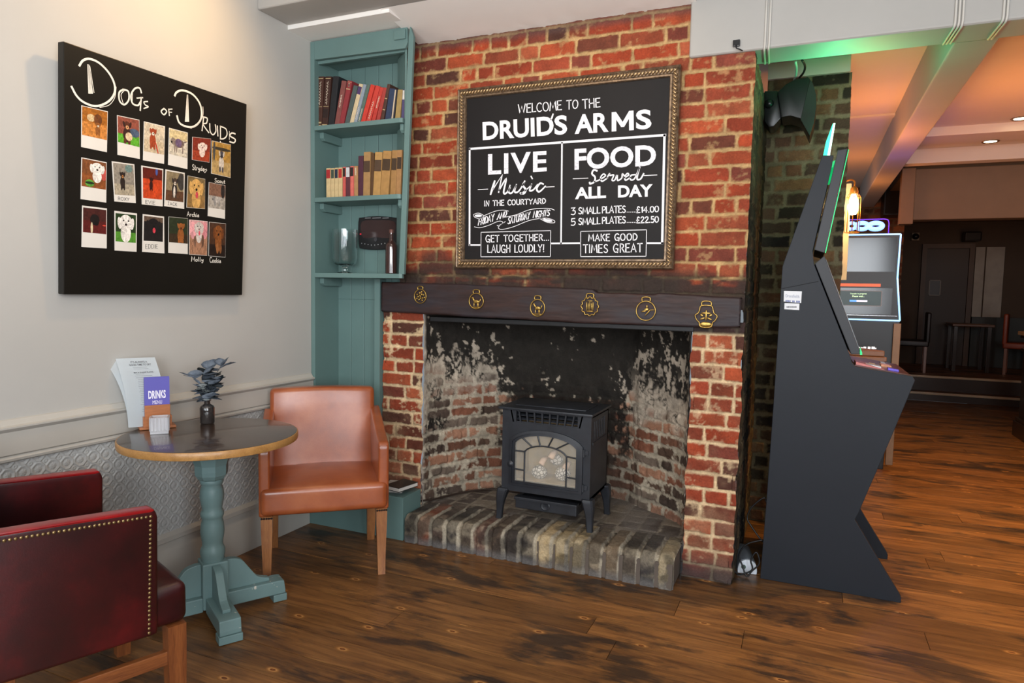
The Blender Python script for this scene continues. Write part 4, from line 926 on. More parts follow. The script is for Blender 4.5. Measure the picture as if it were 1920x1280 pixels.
bm = BM(); ribbon(bm, [os_(598, 333), os_(592, 352), os_(586, 364)], .010, True); obj('apostrophe', bm, SCW, sign)
word('ALL', Q4((730, 843), (916, 835), (916, 764), (730, 772)), .035); word('DAY', Q4((988, 833), (1196, 826), (1196, 752), (988, 760)), .035)
word('LIVE', Q4((208, 697), (560, 676), (560, 553), (208, 573)), .025, SCH.m, 1.12); word('FOOD', Q4((727, 668), (1216, 641), (1216, 514), (727, 540)), .03, SCH.m)
def hw(t, bl, br, tr, tl, w=.005, gap=.16, slant=0, wob=.02, seed=1):
    b = BM(); write(b, t, Q4(bl, br, tr, tl), w, gap, slant, wob, seed); obj('hand_lettering', b, SCW, sign)
hw('WELCOME', (390, 326), (650, 306), (648, 252), (390, 276), .005, .14); hw('TO', (680, 304), (748, 296), (748, 246), (680, 252)); hw('THE', (776, 300), (880, 288), (878, 236), (774, 246))
hw('IN THE COURTYARD', (187, 884), (554, 868), (554, 838), (187, 853), .0052, .17, 0, .01)
hw('FRIDAY', (148, 1000), (246, 972), (246, 930), (152, 962), .0052, .1, .12); hw('AND', (262, 966), (318, 946), (326, 912), (268, 930), .0052, .1, .12)
hw('SATURDAY', (326, 992), (460, 958), (462, 918), (330, 952), .0052, .1, .12); hw('NIGHTS', (478, 953), (578, 940), (582, 906), (482, 916), .0052, .1, .12)
hw('GET TOGETHER...', (195, 1100), (574, 1090), (574, 1052), (195, 1060), .0052, .18); hw('LAUGH LOUDLY!', (206, 1163), (545, 1158), (545, 1114), (206, 1118), .0052, .18)
for yb, nums in ((936, ('3', '£14.00')), (1000, ('5', '£22.50'))):
    sh = yb-936
    hw(nums[0], (706, 936+sh), (732, 934+sh), (732, 894+sh), (706, 897+sh), .005); hw('SMALL', (752, 932+sh), (880, 926+sh), (880, 888+sh), (752, 894+sh), .005, .12); hw('PLATES', (893, 926+sh), (1032, 922+sh*.98), (1032, 882+sh), (893, 887+sh), .005, .12)
    bm = BM()
    for k in range(6):
        x = 1042+k*10.5; ribbon(bm, [os_(x, 920+sh*.97), os_(x+3, 919.6+sh*.97)], .0035)
    obj('dot_leader', bm, SCW, sign)
    hw(nums[1], (1098, 924+sh*.97), (1232, 918+sh*.97), (1232, 884+sh*.97), (1098, 888+sh*.97), .005, .14)
hw('MAKE GOOD', (812, 1094), (1104, 1088), (1104, 1048), (812, 1054), .0052, .2); hw('TIMES GREAT', (780, 1164), (1134, 1158), (1134, 1108), (780, 1116), .0052, .2)
bm = BM()
def line(pts, w, sm=False, tp=False): ribbon(bm, [os_(*p) for p in (smoothpts(pts, 6) if sm else pts)], w, tp)
line([(97, 541), (1272, 458)], .0115); line([(98, 541), (97, 1118)], .0105); line([(1267, 458), (1253, 1107)], .0115); line([(652, 503), (646, 1108)], .0085)
line([(97, 1117), (165, 1117)], .0085); line([(585, 1108), (762, 1106)], .0085); line([(1160, 1106), (1256, 1106)], .0085)
for a in ([(166, 1041), (584, 1031), (582, 1187), (165, 1188), (166, 1041)], [(764, 1036), (1159, 1026), (1156, 1185), (764, 1187), (764, 1036)]):
    for p, q in zip(a, a[1:]): line([p, q], .0032)
line([(148, 785), (207, 782)], .0035); line([(556, 770), (606, 767)], .0035); line([(718, 720), (808, 716)], .0035); line([(1144, 701), (1222, 697)], .0035)
obj('ruled_lines', bm, SCW, sign); bm = BM()
# ribbon banner
for pts in ([(178, 944), (250, 915), (300, 908), (330, 914)], [(126, 1008), (160, 1013), (210, 1000), (270, 975), (296, 980), (285, 996), (262, 1000)], [(312, 950), (380, 935), (460, 905), (540, 898), (585, 900), (606, 908)], [(266, 1003), (300, 985), (312, 976)], [(300, 985), (270, 1010), (290, 1024), (360, 1008), (450, 972), (520, 958), (552, 960)], [(120, 935), (150, 926), (182, 942), (160, 960), (128, 950), (120, 935)], [(518, 958), (560, 956), (604, 970), (604, 984), (560, 980), (518, 958)]): line(pts, .003, True)
for c0, rx, ry in (((150, 942), 22, 8), ((565, 970), 30, 8)):
    vs = [bm.verts.new(os_(c0[0]+rx*math.cos(t), c0[1]+ry*math.sin(t)+ (4 if c0[0] > 400 else 0)*math.cos(t))) for t in np.linspace(0, 2*PI, 16, endpoint=False)]; bm.faces.new(vs)
obj('ribbon_banner', bm, SCW, sign); bm = BM()
# script words
line([(224, 812), (248, 735)], .013, True, True); line([(240, 780), (292, 700), (272, 800)], .011, False, True); line([(274, 790), (316, 722), (302, 800), (318, 806), (340, 775)], .010, True, True)
line([(340, 760), (332, 800), (352, 804), (376, 760)], .009, True, True); line([(378, 755), (368, 798), (392, 795), (425, 745)], .009, True, True); line([(428, 735), (418, 760), (434, 785), (424, 808), (402, 806)], .011, True, True); line([(405, 812), (450, 775), (470, 755)], .006, True)
line([(470, 752), (458, 790), (480, 786), (505, 755)], .009, True, True); line([(466, 705), (474, 720)], .007); line([(540, 752), (520, 748), (500, 780), (516, 798), (552, 765)], .010, True, True)
obj('script_word', bm, SCW, sign); bm = BM()
line([(862, 672), (842, 668), (832, 690), (850, 710), (846, 738), (822, 750), (818, 742)], .009, True); line([(846, 738), (880, 725), (912, 702), (900, 692), (884, 712), (892, 735), (925, 715)], .007, True)
line([(922, 716), (936, 690), (940, 700), (962, 698), (952, 728), (968, 728), (980, 700)], .007, True); line([(984, 700), (986, 730), (1010, 716), (1014, 692), (1024, 700)], .007, True); line([(1026, 714), (1052, 698), (1044, 688), (1028, 708), (1034, 729), (1062, 712)], .007, True)
line([(1096, 695), (1066, 700), (1064, 726), (1088, 718), (1116, 655)], .007, True); line([(1118, 650), (1102, 718), (1122, 722), (1142, 690)], .008, True)
obj('script_word', bm, SCW, sign)

# ---------------------------------------------------------------- mantel beam and its horse brasses
YM = 3.388
OAK = NT('dark_old_oak'); v = OAK.coord((2.2, 16, 16)); f = OAK.noise(v, 2.2, 7, .65, .6); g = OAK.noise(OAK.coord((1, 3, 3)), 2.5, 4)
c_ = OAK.ramp(f, [(.3, srgb('#241817')), (.55, srgb('#33221f')), (.75, srgb('#402a26'))]); c_ = OAK.mix(OAK.ramp(g, [(.42, (0, 0, 0)), (.6, (.75,)*3)]), c_, srgb('#2e2b31'))
OAK.b.inputs['Specular IOR Level'].default_value = .32; OAK.set(Base_Color=c_, Roughness=.55); OAK.bump(f, .28, .003)
U, V = grid(-2.322, -.285, 0, 1, .012)
top = np.interp(U, [-2.33, -1.8, -1.2, -1.02, -1.0, -.70, -.68, -.28], [1.470, 1.463, 1.452, 1.448, 1.432, 1.428, 1.436, 1.418])+.006*(fbm(U*14, U*0, 6)-.5)
bot = np.interp(U, [-2.33, -2.1, -1.6, -1.1, -.8, -.5, -.28], [1.292, 1.288, 1.278, 1.268, 1.270, 1.270, 1.276])+.006*(fbm(U*9, U*0, 7)-.5)
Vs = V; Z = bot+(top-bot)*np.clip((Vs-.18)/.64, 0, 1)
rnd_ = np.minimum(1, np.minimum(Vs-.18, .82-Vs)/.05)
Yb = YM+.012*(1-np.sqrt(np.clip(1-(1-np.clip(rnd_, 0, 1))**2, 0, 1)))+np.where(Vs < .18, (.18-Vs)/.18*.13, 0)+np.where(Vs > .82, (Vs-.82)/.18*.10, 0)
Yb = Yb+.006*(fbm(U*4, Z*14, 9)-.5)+.002*(fbm(U*12, Z*70, 10)-.5)
me_ = gridmesh('mantel_beam', np.stack([U, Yb, Z], -1), None, OAK.m)
bmm = bmesh.new(); bmm.from_mesh(me_.data)
eds = [e for e in bmm.edges if e.is_boundary]; bmesh.ops.holes_fill(bmm, edges=eds, sides=0)
bmesh.ops.recalc_face_normals(bmm, faces=bmm.faces); bmm.to_mesh(me_.data); bmm.free()
setp(me_, 'long dark oak beam across the top of the fireplace, carrying six horse brasses', 'beam')
BRASS = NT('polished_brass'); BRASS.set(Base_Color=BRASS.ramp(BRASS.noise(BRASS.coord(), 60, 4), [(.3, srgb('#8f6f34')), (.7, srgb('#c4a55c'))]), Roughness=.34, Metallic=.85)
def brass(px, py, w, h, kind, label):
    P0 = hit(px, py, 1, YM-.008); o = empty('horse_brass', label, 'horse brass', tuple(P0), 0, 'horse brasses on the mantel beam')
    rx, rz = w/2, h*.40; zc = -h*.10
    ringp = [(rx*math.cos(t)*(1+(.09*math.cos(t*12) if kind == 'scallop' else 0)), 0, zc+rz*math.sin(t)*(1+(.09*math.cos(t*12) if kind == 'scallop' else 0))*(.92 if kind == 'arch' and math.sin(t) < 0 else 1)) for t in np.linspace(0, 2*PI, 48, endpoint=False)]
    if kind == 'baluster': ringp = [tuple(np.array([x*rx, 0, zc+z*rz])) for x, z in smoothpts([(-.45, 1.0), (.45, 1.0), (.62, .55), (.72, .3), (1, .05), (.8, -.4), (.62, -.55), (.5, -.95), (0, -1.05), (-.5, -.95), (-.62, -.55), (-.8, -.4), (-1, .05), (-.72, .3), (-.62, .55)], 4, True)]
    b = BM(); tube(b, ringp, .0034, 6, True); obj('rim', b, BRASS.m, o, True)
    b = BM(); t0 = zc+rz; tube(b, smoothpts([(-w*.20, 0, t0-.002), (-w*.22, 0, t0+h*.12), (-w*.1, 0, t0+h*.17), (w*.1, 0, t0+h*.17), (w*.22, 0, t0+h*.12), (w*.20, 0, t0-.002)], 4), .0035, 6); obj('hanging_loop', b, BRASS.m, o, True)
    b = BM()
    def bl(x, z, sx, sz, r=0): 
        t = bmesh.new(); bmesh.ops.create_uvsphere(t, u_segments=10, v_segments=6, radius=1)
        for q in t.verts:
            X, Zz = q.co.x*sx*rx, q.co.z*sz*rz; q.co = Vector((x*rx+X*math.cos(r)-Zz*math.sin(r), q.co.y*.003, zc+z*rz+X*math.sin(r)+Zz*math.cos(r)))
        merge(b, t)
    if kind == 'disc':
        for i in range(14): a = i*2.4; bl(.75*math.sqrt(i/14)*math.cos(a), .75*math.sqrt(i/14)*math.sin(a), .17, .15, a)
        lathe(b, [(0, 0), (rx*.9, 0)], seg=30); 
        for q in b.verts:
            pass
    elif kind in ('horse', 'arch'):
        bl(0, -.05, .42, .22); bl(-.42, .25, .14, .28, .5); bl(-.55, .42, .18, .10); bl(-.3, -.45, .07, .3); bl(.3, -.45, .07, .3); bl(.18, -.45, .07, .3); bl(.5, .05, .08, .3, -.4); bl(0, -.75, .7, .08)
    elif kind == 'scallop':
        for s in (-1, 1): bl(.38*s, 0, .07, .55)
        bl(0, .1, .07, .6); bl(0, -.55, .5, .08); bl(.2, 0, .06, .5); bl(-.2, 0, .06, .5); bl(0, .6, .4, .07)
    elif kind == 'ring':
        bl(.05, .12, .28, .16, .4); bl(-.2, -.05, .3, .08, .2); bl(.2, -.2, .07, .5, -.7); bl(.1, .42, .09, .2); bl(.6, .1, .35, .05, .1)
    else:
        bl(0, .3, .5, .10); bl(0, .1, .09, .55); bl(.4, .1, .2, .1, .6); bl(-.4, .1, .2, .1, -.6); bl(.32, -.22, .28, .09, -.4); bl(-.32, -.22, .28, .09, .4); bl(0, -.75, .62, .22)
    if kind != 'disc': obj('relief', b, BRASS.m, o, True)
    else:
        b2 = bmesh.new(); merge(b2, b); obj('relief', b2, BRASS.m, o, True)
    return o
for a in ((788, 552, .078, .100, 'disc', 'worn round brass with a pierced rosette, first from the left on the beam'), (893, 561, .088, .112, 'arch', 'arched brass with a standing animal, second from the left on the beam'), (1008, 573, .082, .112, 'horse', 'pear shaped brass with a small horse, third from the left on the beam'), (1106, 570, .090, .116, 'scallop', 'scalloped round brass with upright bars, third from the right on the beam'), (1211, 578, .096, .120, 'ring', 'open ring brass with a leaping figure, second from the right on the beam'), (1324, 588, .104, .128, 'baluster', 'baluster shaped openwork brass at the right end of the beam')): brass(*a)

# ---------------------------------------------------------------- cast-iron stove
CAST = NT('blue_black_cast_iron'); CAST.set(Base_Color=CAST.ramp(CAST.noise(CAST.coord(), 12, 5), [(.3, srgb('#23252a')), (.7, srgb('#2f3238'))]), Roughness=.42, Metallic=.15); CAST.bump(CAST.noise(CAST.coord(), 220, 2), .12, .002)
CASTD = pbr('matt_black_iron', '#121314', .6, .1, var=.2)
stv = empty('stove', 'black cast-iron gas stove with an arched glass door standing on the brick hearth', 'stove', (-1.255, 3.40, .157))
def S(x, z): p = hit(x, z, 1, 3.405); return (p[0]+1.255, p[2]-.157)
X0, X1 = S(942, 850)[0], S(1108, 850)[0]; ZB, ZT = S(1020, 928)[1], S(1020, 771)[1]; D = .335
bm = BM(); box(bm, X0, X1, .0, .016, ZB, ZT, .003); box(bm, X0, X0+.02, .016, D, ZB, ZT, .002); box(bm, X1-.02, X1, .016, D, ZB, ZT, .002); box(bm, X0, X1, D-.02, D, ZB, ZT, .002); box(bm, X0+.02, X1-.02, .016, D-.02, ZB, ZB+.02); body = bm
# opening for the fire: build the front as pieces instead of one slab
bm = BM()
def C9(x, y): return S(900+x/4.268, 710+y/4.268)
ox0, ox1, oz0 = C9(285, 700)[0], C9(775, 700)[0], C9(500, 838)[1]
ozs, ozt = C9(285, 500)[1]-.004, C9(520, 455)[1]
cx = (ox0+ox1)/2
def arch(x, base, rise, x0, x1): t = (x-(x0+x1)/2)/((x1-x0)/2); return base+rise*math.sqrt(max(0, 1-t*t*.92))-rise*math.sqrt(.08)
xs = np.linspace(ox0, ox1, 25)
AR = [(x, arch(x, ozs, (ozt-ozs)*1.39, ox0, ox1)) for x in xs]
prism(bm, [(X0, ZB), (ox0, ZB), (ox0, ozs), (ox0, ZT-.005), (X0, ZT-.005)], 1, 0, .016); prism(bm, [(ox1, ZB), (X1, ZB), (X1, ZT-.005), (ox1, ZT-.005)], 1, 0, .016)
box(bm, ox0, ox1, 0, .016, ZB, oz0)
gz0, gz1 = C9(500, 365)[1], C9(500, 268)[1]; gx0, gx1 = C9(255, 300)[0], C9(818, 300)[0]
prism(bm, AR+[(ox1, gz0), (ox0, gz0)], 1, 0, .016); box(bm, ox0, gx0, 0, .016, gz0, ZT-.005) if gx0 > ox0 else None
box(bm, max(ox0, gx0), min(ox1, gx1), 0, .016, gz1, ZT-.005)
box(bm, X0, X0+.015, .016, D, ZB, ZT-.004, .002); box(bm, X1-.015, X1, .016, D, ZB, ZT-.004, .002); box(bm, X0, X1, D-.015, D, ZB, ZT-.004, .002); box(bm, X0, X1, .016, D, ZB, ZB+.02, .002); box(bm, X0, X1, .016, D, ZT-.016, ZT-.004)
obj('body', bm, CAST.m, stv, angle=30); body.free()
bm = BM(); tx0, tx1 = S(938, 765)[0], S(1114, 775)[0]
box(bm, tx0, tx1, -.022, D+.02, ZT-.004, ZT+.010, .004); box(bm, X0+.05, X1-.05, .06, D-.05, ZT+.010, ZT+.016, .004); obj('top_plate', bm, CAST.m, stv, angle=30)
# louvred grille
bm = BM(); box(bm, gx0, gx1, .004, .012, gz1-.006, gz1); box(bm, gx0, gx1, .004, .012, gz0, gz0+.006)
n = 9
for k in range(n+1):
    f = k/n; x = gx0+(gx1-gx0)*f; lean = (f-.5)*.03
    x = x*.94+cx*.06; prism(bm, [(x-.004, gz0), (x+.004, gz0), (x+.004+lean, gz1), (x-.004+lean, gz1)], 1, .0, .012)
for q in range(3):
    z = gz0+(gz1-gz0)*(q+.55)/3; prism(bm, [(.018, z), (.03, z+.008), (.03, z+.011), (.018, z+.003)], 0, gx0, gx1)
obj('vent_grille', bm, CAST.m, stv)
bm = BM(); 
for k in range(7): box(bm, X1-.001, X1+.003, .05+k*.033, .064+k*.033, ZT-.14, ZT-.04, .002)
box(bm, X1-.001, X1+.004, .03, .30, ZT-.165, ZT-.15, .002); obj('side_louvres', bm, CAST.m, stv)
# door
door = BM(); dx0, dx1 = C9(243, 700)[0], C9(826, 700)[0]; dz0, dzs, dzt = C9(500, 873)[1], C9(243, 470)[1], C9(520, 412)[1]
OUT = [(x, arch(x, dzs-.006, (dzt-dzs+.006)*1.39, dx0, dx1)) for x in np.linspace(dx0, dx1, 25)]
def framering(bm, o, i, y0, y1):
    A = [[bm.verts.new((p[0], y, p[1])) for p in L] for L, y in ((o, y0), (i, y0-.003), (i, y1), (o, y1))]; n = len(o)
    for a in range(4):
        for k in range(n): bm.faces.new((A[a][k], A[a][(k+1) % n], A[(a+1) % 4][(k+1) % n], A[(a+1) % 4][k]))
def inset(f): return [(cx+(x-cx)*(1-f), z) for x, z in OUT]
ob = OUT+[(dx1, dz0), (dx0, dz0)]; ib = AR+[(ox1, oz0), (ox0, oz0)]
mb = [((a[0]+b[0])/2, (a[1]+b[1])/2) for a, b in zip(ob, ib)]
framering(door, ob, mb, -.014, 0); framering(door, mb, ib, -.010, 0); dr = obj('door', door, CAST.m, stv, angle=25)
bm = BM()
def bar(p, q, r=.0045): tube(bm, [(p[0], -.008, p[1]), (q[0], -.008, q[1])], r, 6)
vx0, vx1 = C9(362, 700)[0], C9(697, 700)[0]; izs = C9(362, 560)[1]; izt = C9(520, 540)[1]
IN = [(x, arch(x, izs-.012, (izt-izs+.012)*1.39+.004, vx0, vx1)) for x in np.linspace(vx0, vx1, 17)]
tube(bm, [(x, -.008, z) for x, z in IN], .0045, 6); bar((vx0, oz0), IN[0]); bar((vx1, oz0), IN[-1]); bar((ox0, izs-.012), IN[0]); bar((ox1, izs-.016), IN[-1])
zz_ = C9(300, 715)[1]; bar((ox0, zz_), (vx0, zz_-.003)); bar((vx1, zz_-.01), (ox1, zz_-.012))
for a, b in ((3, 4), (9, 7), (15, 10), (21, 13)): bar(AR[a+0], IN[b-1] if b < 16 else IN[-1])
obj('glazing_bars', bm, CAST.m, dr)
bm = BM(); box(bm, ox0, ox1, -.003, -.001, oz0, ozs); prism(bm, AR+[(ox1, ozs), (ox0, ozs)], 1, -.003, -.001)
SGL = NT('stove_glass'); SGL.set(Base_Color=SGL.ramp(SGL.noise(SGL.coord(), 30, 4), [(.3, (.80, .74, .62)), (.7, (.95, .92, .86))]), Roughness=.05, IOR=1.3, Alpha=.13)
obj('glass_pane', bm, SGL.m, dr)
bm = BM(); p = C9(255, 672); lathe(bm, [(0, 0), (.016, 0), (.018, .006), (.012, .010), (.007, .014), (0, .015)], seg=20); bmesh.ops.rotate(bm, verts=bm.verts, matrix=Matrix.Rotation(PI/2, 3, 'X')); bmesh.ops.translate(bm, verts=bm.verts, vec=(p[0], -.012, p[1])); obj('knob', bm, CAST.m, dr, angle=40)
for z in (C9(835, 590)[1], C9(835, 870)[1]):
    bm = BM(); x = C9(835, 700)[0]; tube(bm, [(x, -.012, z-.02), (x, -.012, z+.02)], .006, 8); box(bm, x, x+.022, -.01, 0, z-.012, z+.012, .002); obj('hinge', bm, CAST.m, dr)
# firebox liner, ceramic logs and coals
LIN = pbr('fire_liner', '#98835f', .85, var=.25, vs=14, bump=.3, bs=60)
bm = BM(); box(bm, ox0-.01, ox1+.01, .20, .21, oz0, gz0-.01); box(bm, ox0-.012, ox0-.002, .02, .2, oz0, gz0-.01); box(bm, ox1+.002, ox1+.012, .02, .2, oz0, gz0-.01); box(bm, ox0-.01, ox1+.01, .02, .2, oz0-.012, oz0+.004); obj('fire_liner', bm, LIN, stv)
COALM = NT('ceramic_coals'); v_ = COALM.n('ShaderNodeTexVoronoi', feature='DISTANCE_TO_EDGE'); v_.inputs['Scale'].default_value = 55; COALM.l(COALM.coord(), v_.inputs['Vector'])
COALM.set(Base_Color=COALM.ramp(v_.outputs['Distance'], [(.04, srgb('#3a3530')), (.16, srgb('#cfc8bc'))]), Roughness=.9)
for x, z, r in ((430, 775, .040), (620, 790, .040), (545, 690, .034)):
    bm = BM(); p = C9(x, z); ball(bm, (p[0], .09 if z > 750 else .14, p[1]), r, 16, 10, (1.15, .9, .95)); obj('coal', bm, COALM.m, stv, True)
for x, z in ((462, 680), (655, 720), (540, 630)):
    bm = BM(); p = C9(x, z); tube(bm, [(p[0]-.008, .075, p[1]-.02), (p[0], .09, p[1]), (p[0]+.006, .12, p[1]+.008)], [.018, .017, .012], 10); obj('log', bm, pbr('pink_log_end', '#d8b498', .8, var=.15, vs=40), stv, True)
# ash drawer
bm = BM(); a0, a1 = C9(275, 950), C9(765, 1010); 
box(bm, a0[0], a1[0], .02, .20, C9(285, 1036)[1], a0[1]-.012, .004); box(bm, a0[0]-.004, a1[0]+.004, .008, .06, a0[1]-.012, a0[1]+.006, .004); ash = obj('ash_drawer', bm, CAST.m, stv)
bm = BM(); p = C9(515, 1022); lathe(bm, [(0, 0), (.026, 0), (.028, .004), (.022, .007), (.020, .006), (0, .006)], seg=28); bmesh.ops.rotate(bm, verts=bm.verts, matrix=Matrix.Rotation(PI/2, 3, 'X')); bmesh.ops.translate(bm, verts=bm.verts, vec=(p[0], .02, p[1])); tube(bm, smoothpts([(p[0]-.006, .013, p[1]-.01), (p[0]-.006, .013, p[1]+.008), (p[0]+.004, .013, p[1]+.01), (p[0]+.002, .013, p[1]), (p[0]+.008, .013, p[1]-.01)], 4), .0018, 5); obj('emblem', bm, CAST.m, ash, angle=40)
# cabriole legs
for sx, sy in ((-1, -1), (1, -1), (-1, 1), (1, 1)):
    bm = BM(); x = (X0+.012) if sx < 0 else (X1-.012); y = .012 if sy < 0 else D-.012
    secs = [(0, .058, ZB+.012), (.002, .064, ZB+.004), (.006, .060, ZB-.008), (.012, .055, ZB-.03), (.018, .045, ZB-.06), (.021, .036, ZB-.095), (.024, .031, .02), (.026, .033, 0.001)]
    rings = []
    for o, w, z in secs:
        cxx, cyy = x+sx*o*.8, y+sy*o*.6
        rings.append([bm.verts.new((cxx+a*w/2, cyy+b*w/2, z)) for a, b in ((-1, -.7), (-.7, -1), (.7, -1), (1, -.7), (1, .7), (.7, 1), (-.7, 1), (-1, .7))])
    for A, B in zip(rings, rings[1:]):
        for k in range(8): bm.faces.new((A[k], A[(k+1) % 8], B[(k+1) % 8], B[k]))
    bm.faces.new(rings[0]); bm.faces.new(rings[-1][::-1]); obj('leg', bm, CAST.m, stv, angle=30)
bm = BM(); tube(bm, smoothpts([(-2.335, 3.27, .262), (-2.26, 3.30, .262), (-2.18, 3.335, .240), (-2.12, 3.37, .178), (-2.02, 3.50, .163), (-1.93, 3.70, .163), (-1.78, 3.86, .163), (-1.62, 3.87, .162), (-1.45, 3.76, .20), (-1.40, 3.74, .22)], 6), .006, 8)
gp = obj('gas_pipe', bm, pbr('sooty_copper_pipe', '#3a2e28', .5, .4), None, True); setp(gp, 'thin dark gas pipe along the back of the hearth to the stove', 'pipe')

# ---------------------------------------------------------------- armchairs
TAN = NT('tan_leather'); v = TAN.coord(); f = TAN.noise(v, 4.5, 5, .6); g = TAN.noise(v, 260, 3)
TAN.set(Base_Color=TAN.ramp(f, [(.28, srgb('#7d3d21')), (.5, srgb('#9a4f2a')), (.75, srgb('#b0653c'))]), Roughness=.28); TAN.bump(g, .18, .0015); TAN.b.inputs['Coat Weight'].default_value = .25; TAN.b.inputs['Coat Roughness'].default_value = .22
OX = NT('oxblood_leather'); v = OX.coord(); f = OX.noise(v, 3.5, 5, .6); g = OX.noise(v, 260, 3)
OX.set(Base_Color=OX.ramp(f, [(.3, srgb('#1c070a')), (.5, srgb('#33090d')), (.74, srgb('#5e0f13'))]), Roughness=.34); OX.bump(g, .15, .0015); OX.b.inputs['Coat Weight'].default_value = .25; OX.b.inputs['Coat Roughness'].default_value = .2
OXR = pbr('bright_red_leather', '#8e1115', .34, var=.2, vs=12, coat=.25)
LEGT = wood('light_brown_chair_wood', '#7a4826', '#a8703f', .38, 1, 2)
LEGR = wood('red_brown_chair_wood', '#5c3018', '#8a5028', .38, 1, 2)
STUD = pbr('antique_brass_stud', '#8c7550', .32, .8, var=.25, vs=90)
STUDK = pbr('dark_stud', '#2a2320', .35, .6)
def armchair(name, label, loc, rot, lea, top, wd, kind):
    """front faces local -y; the seat is about .56 wide"""
    c = empty(name, label, 'armchair', loc, rot)
    W, SD, SH, BH, AH = (.606 if kind == 'tan' else .635), .50, .470, .885, .735
    # seat: padded top on a deep front rail
    def dseat(x, y, z):
        z += (.020*(1-(2*x/.47)**2)*(1-(2*y/.5)**2 if abs(y) < .25 else 0)) if z > .03 else 0
        return x, y, z
    bm = BM(); rbox(bm, (0, -.012, .4025), (W-.004 if kind == 'tan' else W-.02, SD, .135), .028, 7, dseat); obj('seat', bm, lea, c, True)
    # back: raked and slightly dished
    def dback(x, y, z):
        r = (z+.28)*.12; y2 = y+r-.012*(1-(2*x/W)**2)*(y < 0)
        w = 1-.0*(z < 0); return x*w*(1 if z < .1 else 1), y2, z+.010*math.cos(x/W*PI)*(z > .2)
    bm = BM(); rbox(bm, (0, .215, .595), (W-.05, .085, .56), .024, 8, dback); obj('backrest', bm, lea, c, True)
    if kind == 'tan':     # stitched creases at the head of the back
        pass
    for s in (-1, 1):
        xo = s*(W/2-.022)
        pts = [(-.243, .33), (-.243, AH-.095 if kind == 'tan' else AH-.035), (-.235, AH-.075 if kind == 'tan' else AH-.012), (-.222, AH-.066 if kind == 'tan' else AH-.004), (-.10, AH-.045 if kind == 'tan' else AH), (.10, AH+.005 if kind == 'tan' else AH+.01), (.255, AH+.035), (.29, AH+.03), (.255, .33)]
        if kind == 'red': pts = [(-.165, .33), (-.172, AH-.03), (-.166, AH-.008), (-.155, AH), (.10, AH+.012), (.30, AH+.02), (.255, .33)]
        bm = BM(); prism(bm, pts, 0, xo-.026, xo+.026, .012, seg=3); arm = obj('arm', bm, lea, c, angle=50)
        if kind == 'red':
            bm = BM(); prism(bm, [(-.164, AH-.006), (-.155, AH+.001), (.10, AH+.013), (.30, AH+.021), (.30, AH+.012), (.10, AH+.003), (-.15, AH-.010)], 0, xo-.0265, xo+.0265, .005); obj('top_band', bm, top, arm, angle=50)
            bm = BM(); X = xo+s*.027
            tr = [(-.150, AH-.022), (.28, AH-.002)]
            n = 34
            for i in range(n+1):
                y = tr[0][0]+(tr[1][0]-tr[0][0])*i/n; z = tr[0][1]+(tr[1][1]-tr[0][1])*i/n; ball(bm, (X, y, z), .0052, 8, 5, (.6, 1, 1))
            for i in range(1, 27): ball(bm, (X, -.150+.012*i/27, AH-.022-.0142*i), .0052, 8, 5, (.6, 1, 1))
            obj('nail_head_trim', bm, STUD, arm, True)
    for s in (-1, 1):
        bm = BM(); x = s*(W/2-.032)
        secs = [(0, .054, .335), (0, .052, .27), (-.002, .044, .16), (-.008, .038, .07), (-.016, .036, 0)] if kind == 'tan' else [(0, .056, .335), (0, .054, .2), (0, .046, .0)]
        rings = [[bm.verts.new((x+a*w/2, -.225+o+b*w/2, z)) for a, b in ((-1, -1), (1, -1), (1, 1), (-1, 1))] for o, w, z in secs]
        for A, B in zip(rings, rings[1:]):
            for k in range(4): bm.faces.new((A[k], A[(k+1) % 4], B[(k+1) % 4], B[k]))
        bm.faces.new(rings[0]); bm.faces.new(rings[-1]); obj('leg', bm, wd, c, angle=35)
        bm = BM(); x = s*(W/2-.042)
        rings = [[bm.verts.new((x+a*w/2, .225+o+b*w/2, z)) for a, b in ((-1, -1), (1, -1), (1, 1), (-1, 1))] for o, w, z in ((0, .05, .335), (.008, .046, .15), (.03, .040, 0))]
        for A, B in zip(rings, rings[1:]):
            for k in range(4): bm.faces.new((A[k], A[(k+1) % 4], B[(k+1) % 4], B[k]))
        bm.faces.new(rings[0]); bm.faces.new(rings[-1]); obj('leg', bm, wd, c, angle=35)
        if kind == 'tan':
            bm = BM()
            for i in range(5): ball(bm, (s*(W/2-.032)+(-.022+i*.011), -.262+.006, .328), .0052, 8, 5)
            obj('nail_head_trim', bm, STUDK, c, True)
        else:
            bm = BM(); box(bm, s*(W/2-.032)-.012, s*(W/2-.032)+.012, -.205, .22, .205, .250, .003); obj('stretcher', bm, LEGH, c)
    return c
LEGH = wood('red_brown_rail_wood', '#5c3018', '#8f552c', .38, 1, 1)
tan = armchair('armchair', 'tan leather armchair with slim light wooden legs between the round table and the fireplace', (-2.2654, 2.796, 0), math.radians(40.3), TAN.m, TAN.m, LEGT, 'tan')
red = armchair('armchair', 'oxblood red leather armchair with brass nail-head trim, cut off by the left edge', (-2.185, 1.412, 0), math.radians(159), OX.m, OXR, LEGR, 'red')

TEALF = pbr('teal_paint_chipped', '#6a8484', .42, var=.08, vs=4, spec=.45, bump=.1, bs=40, spots=('#cfc9bd', 26, .63))
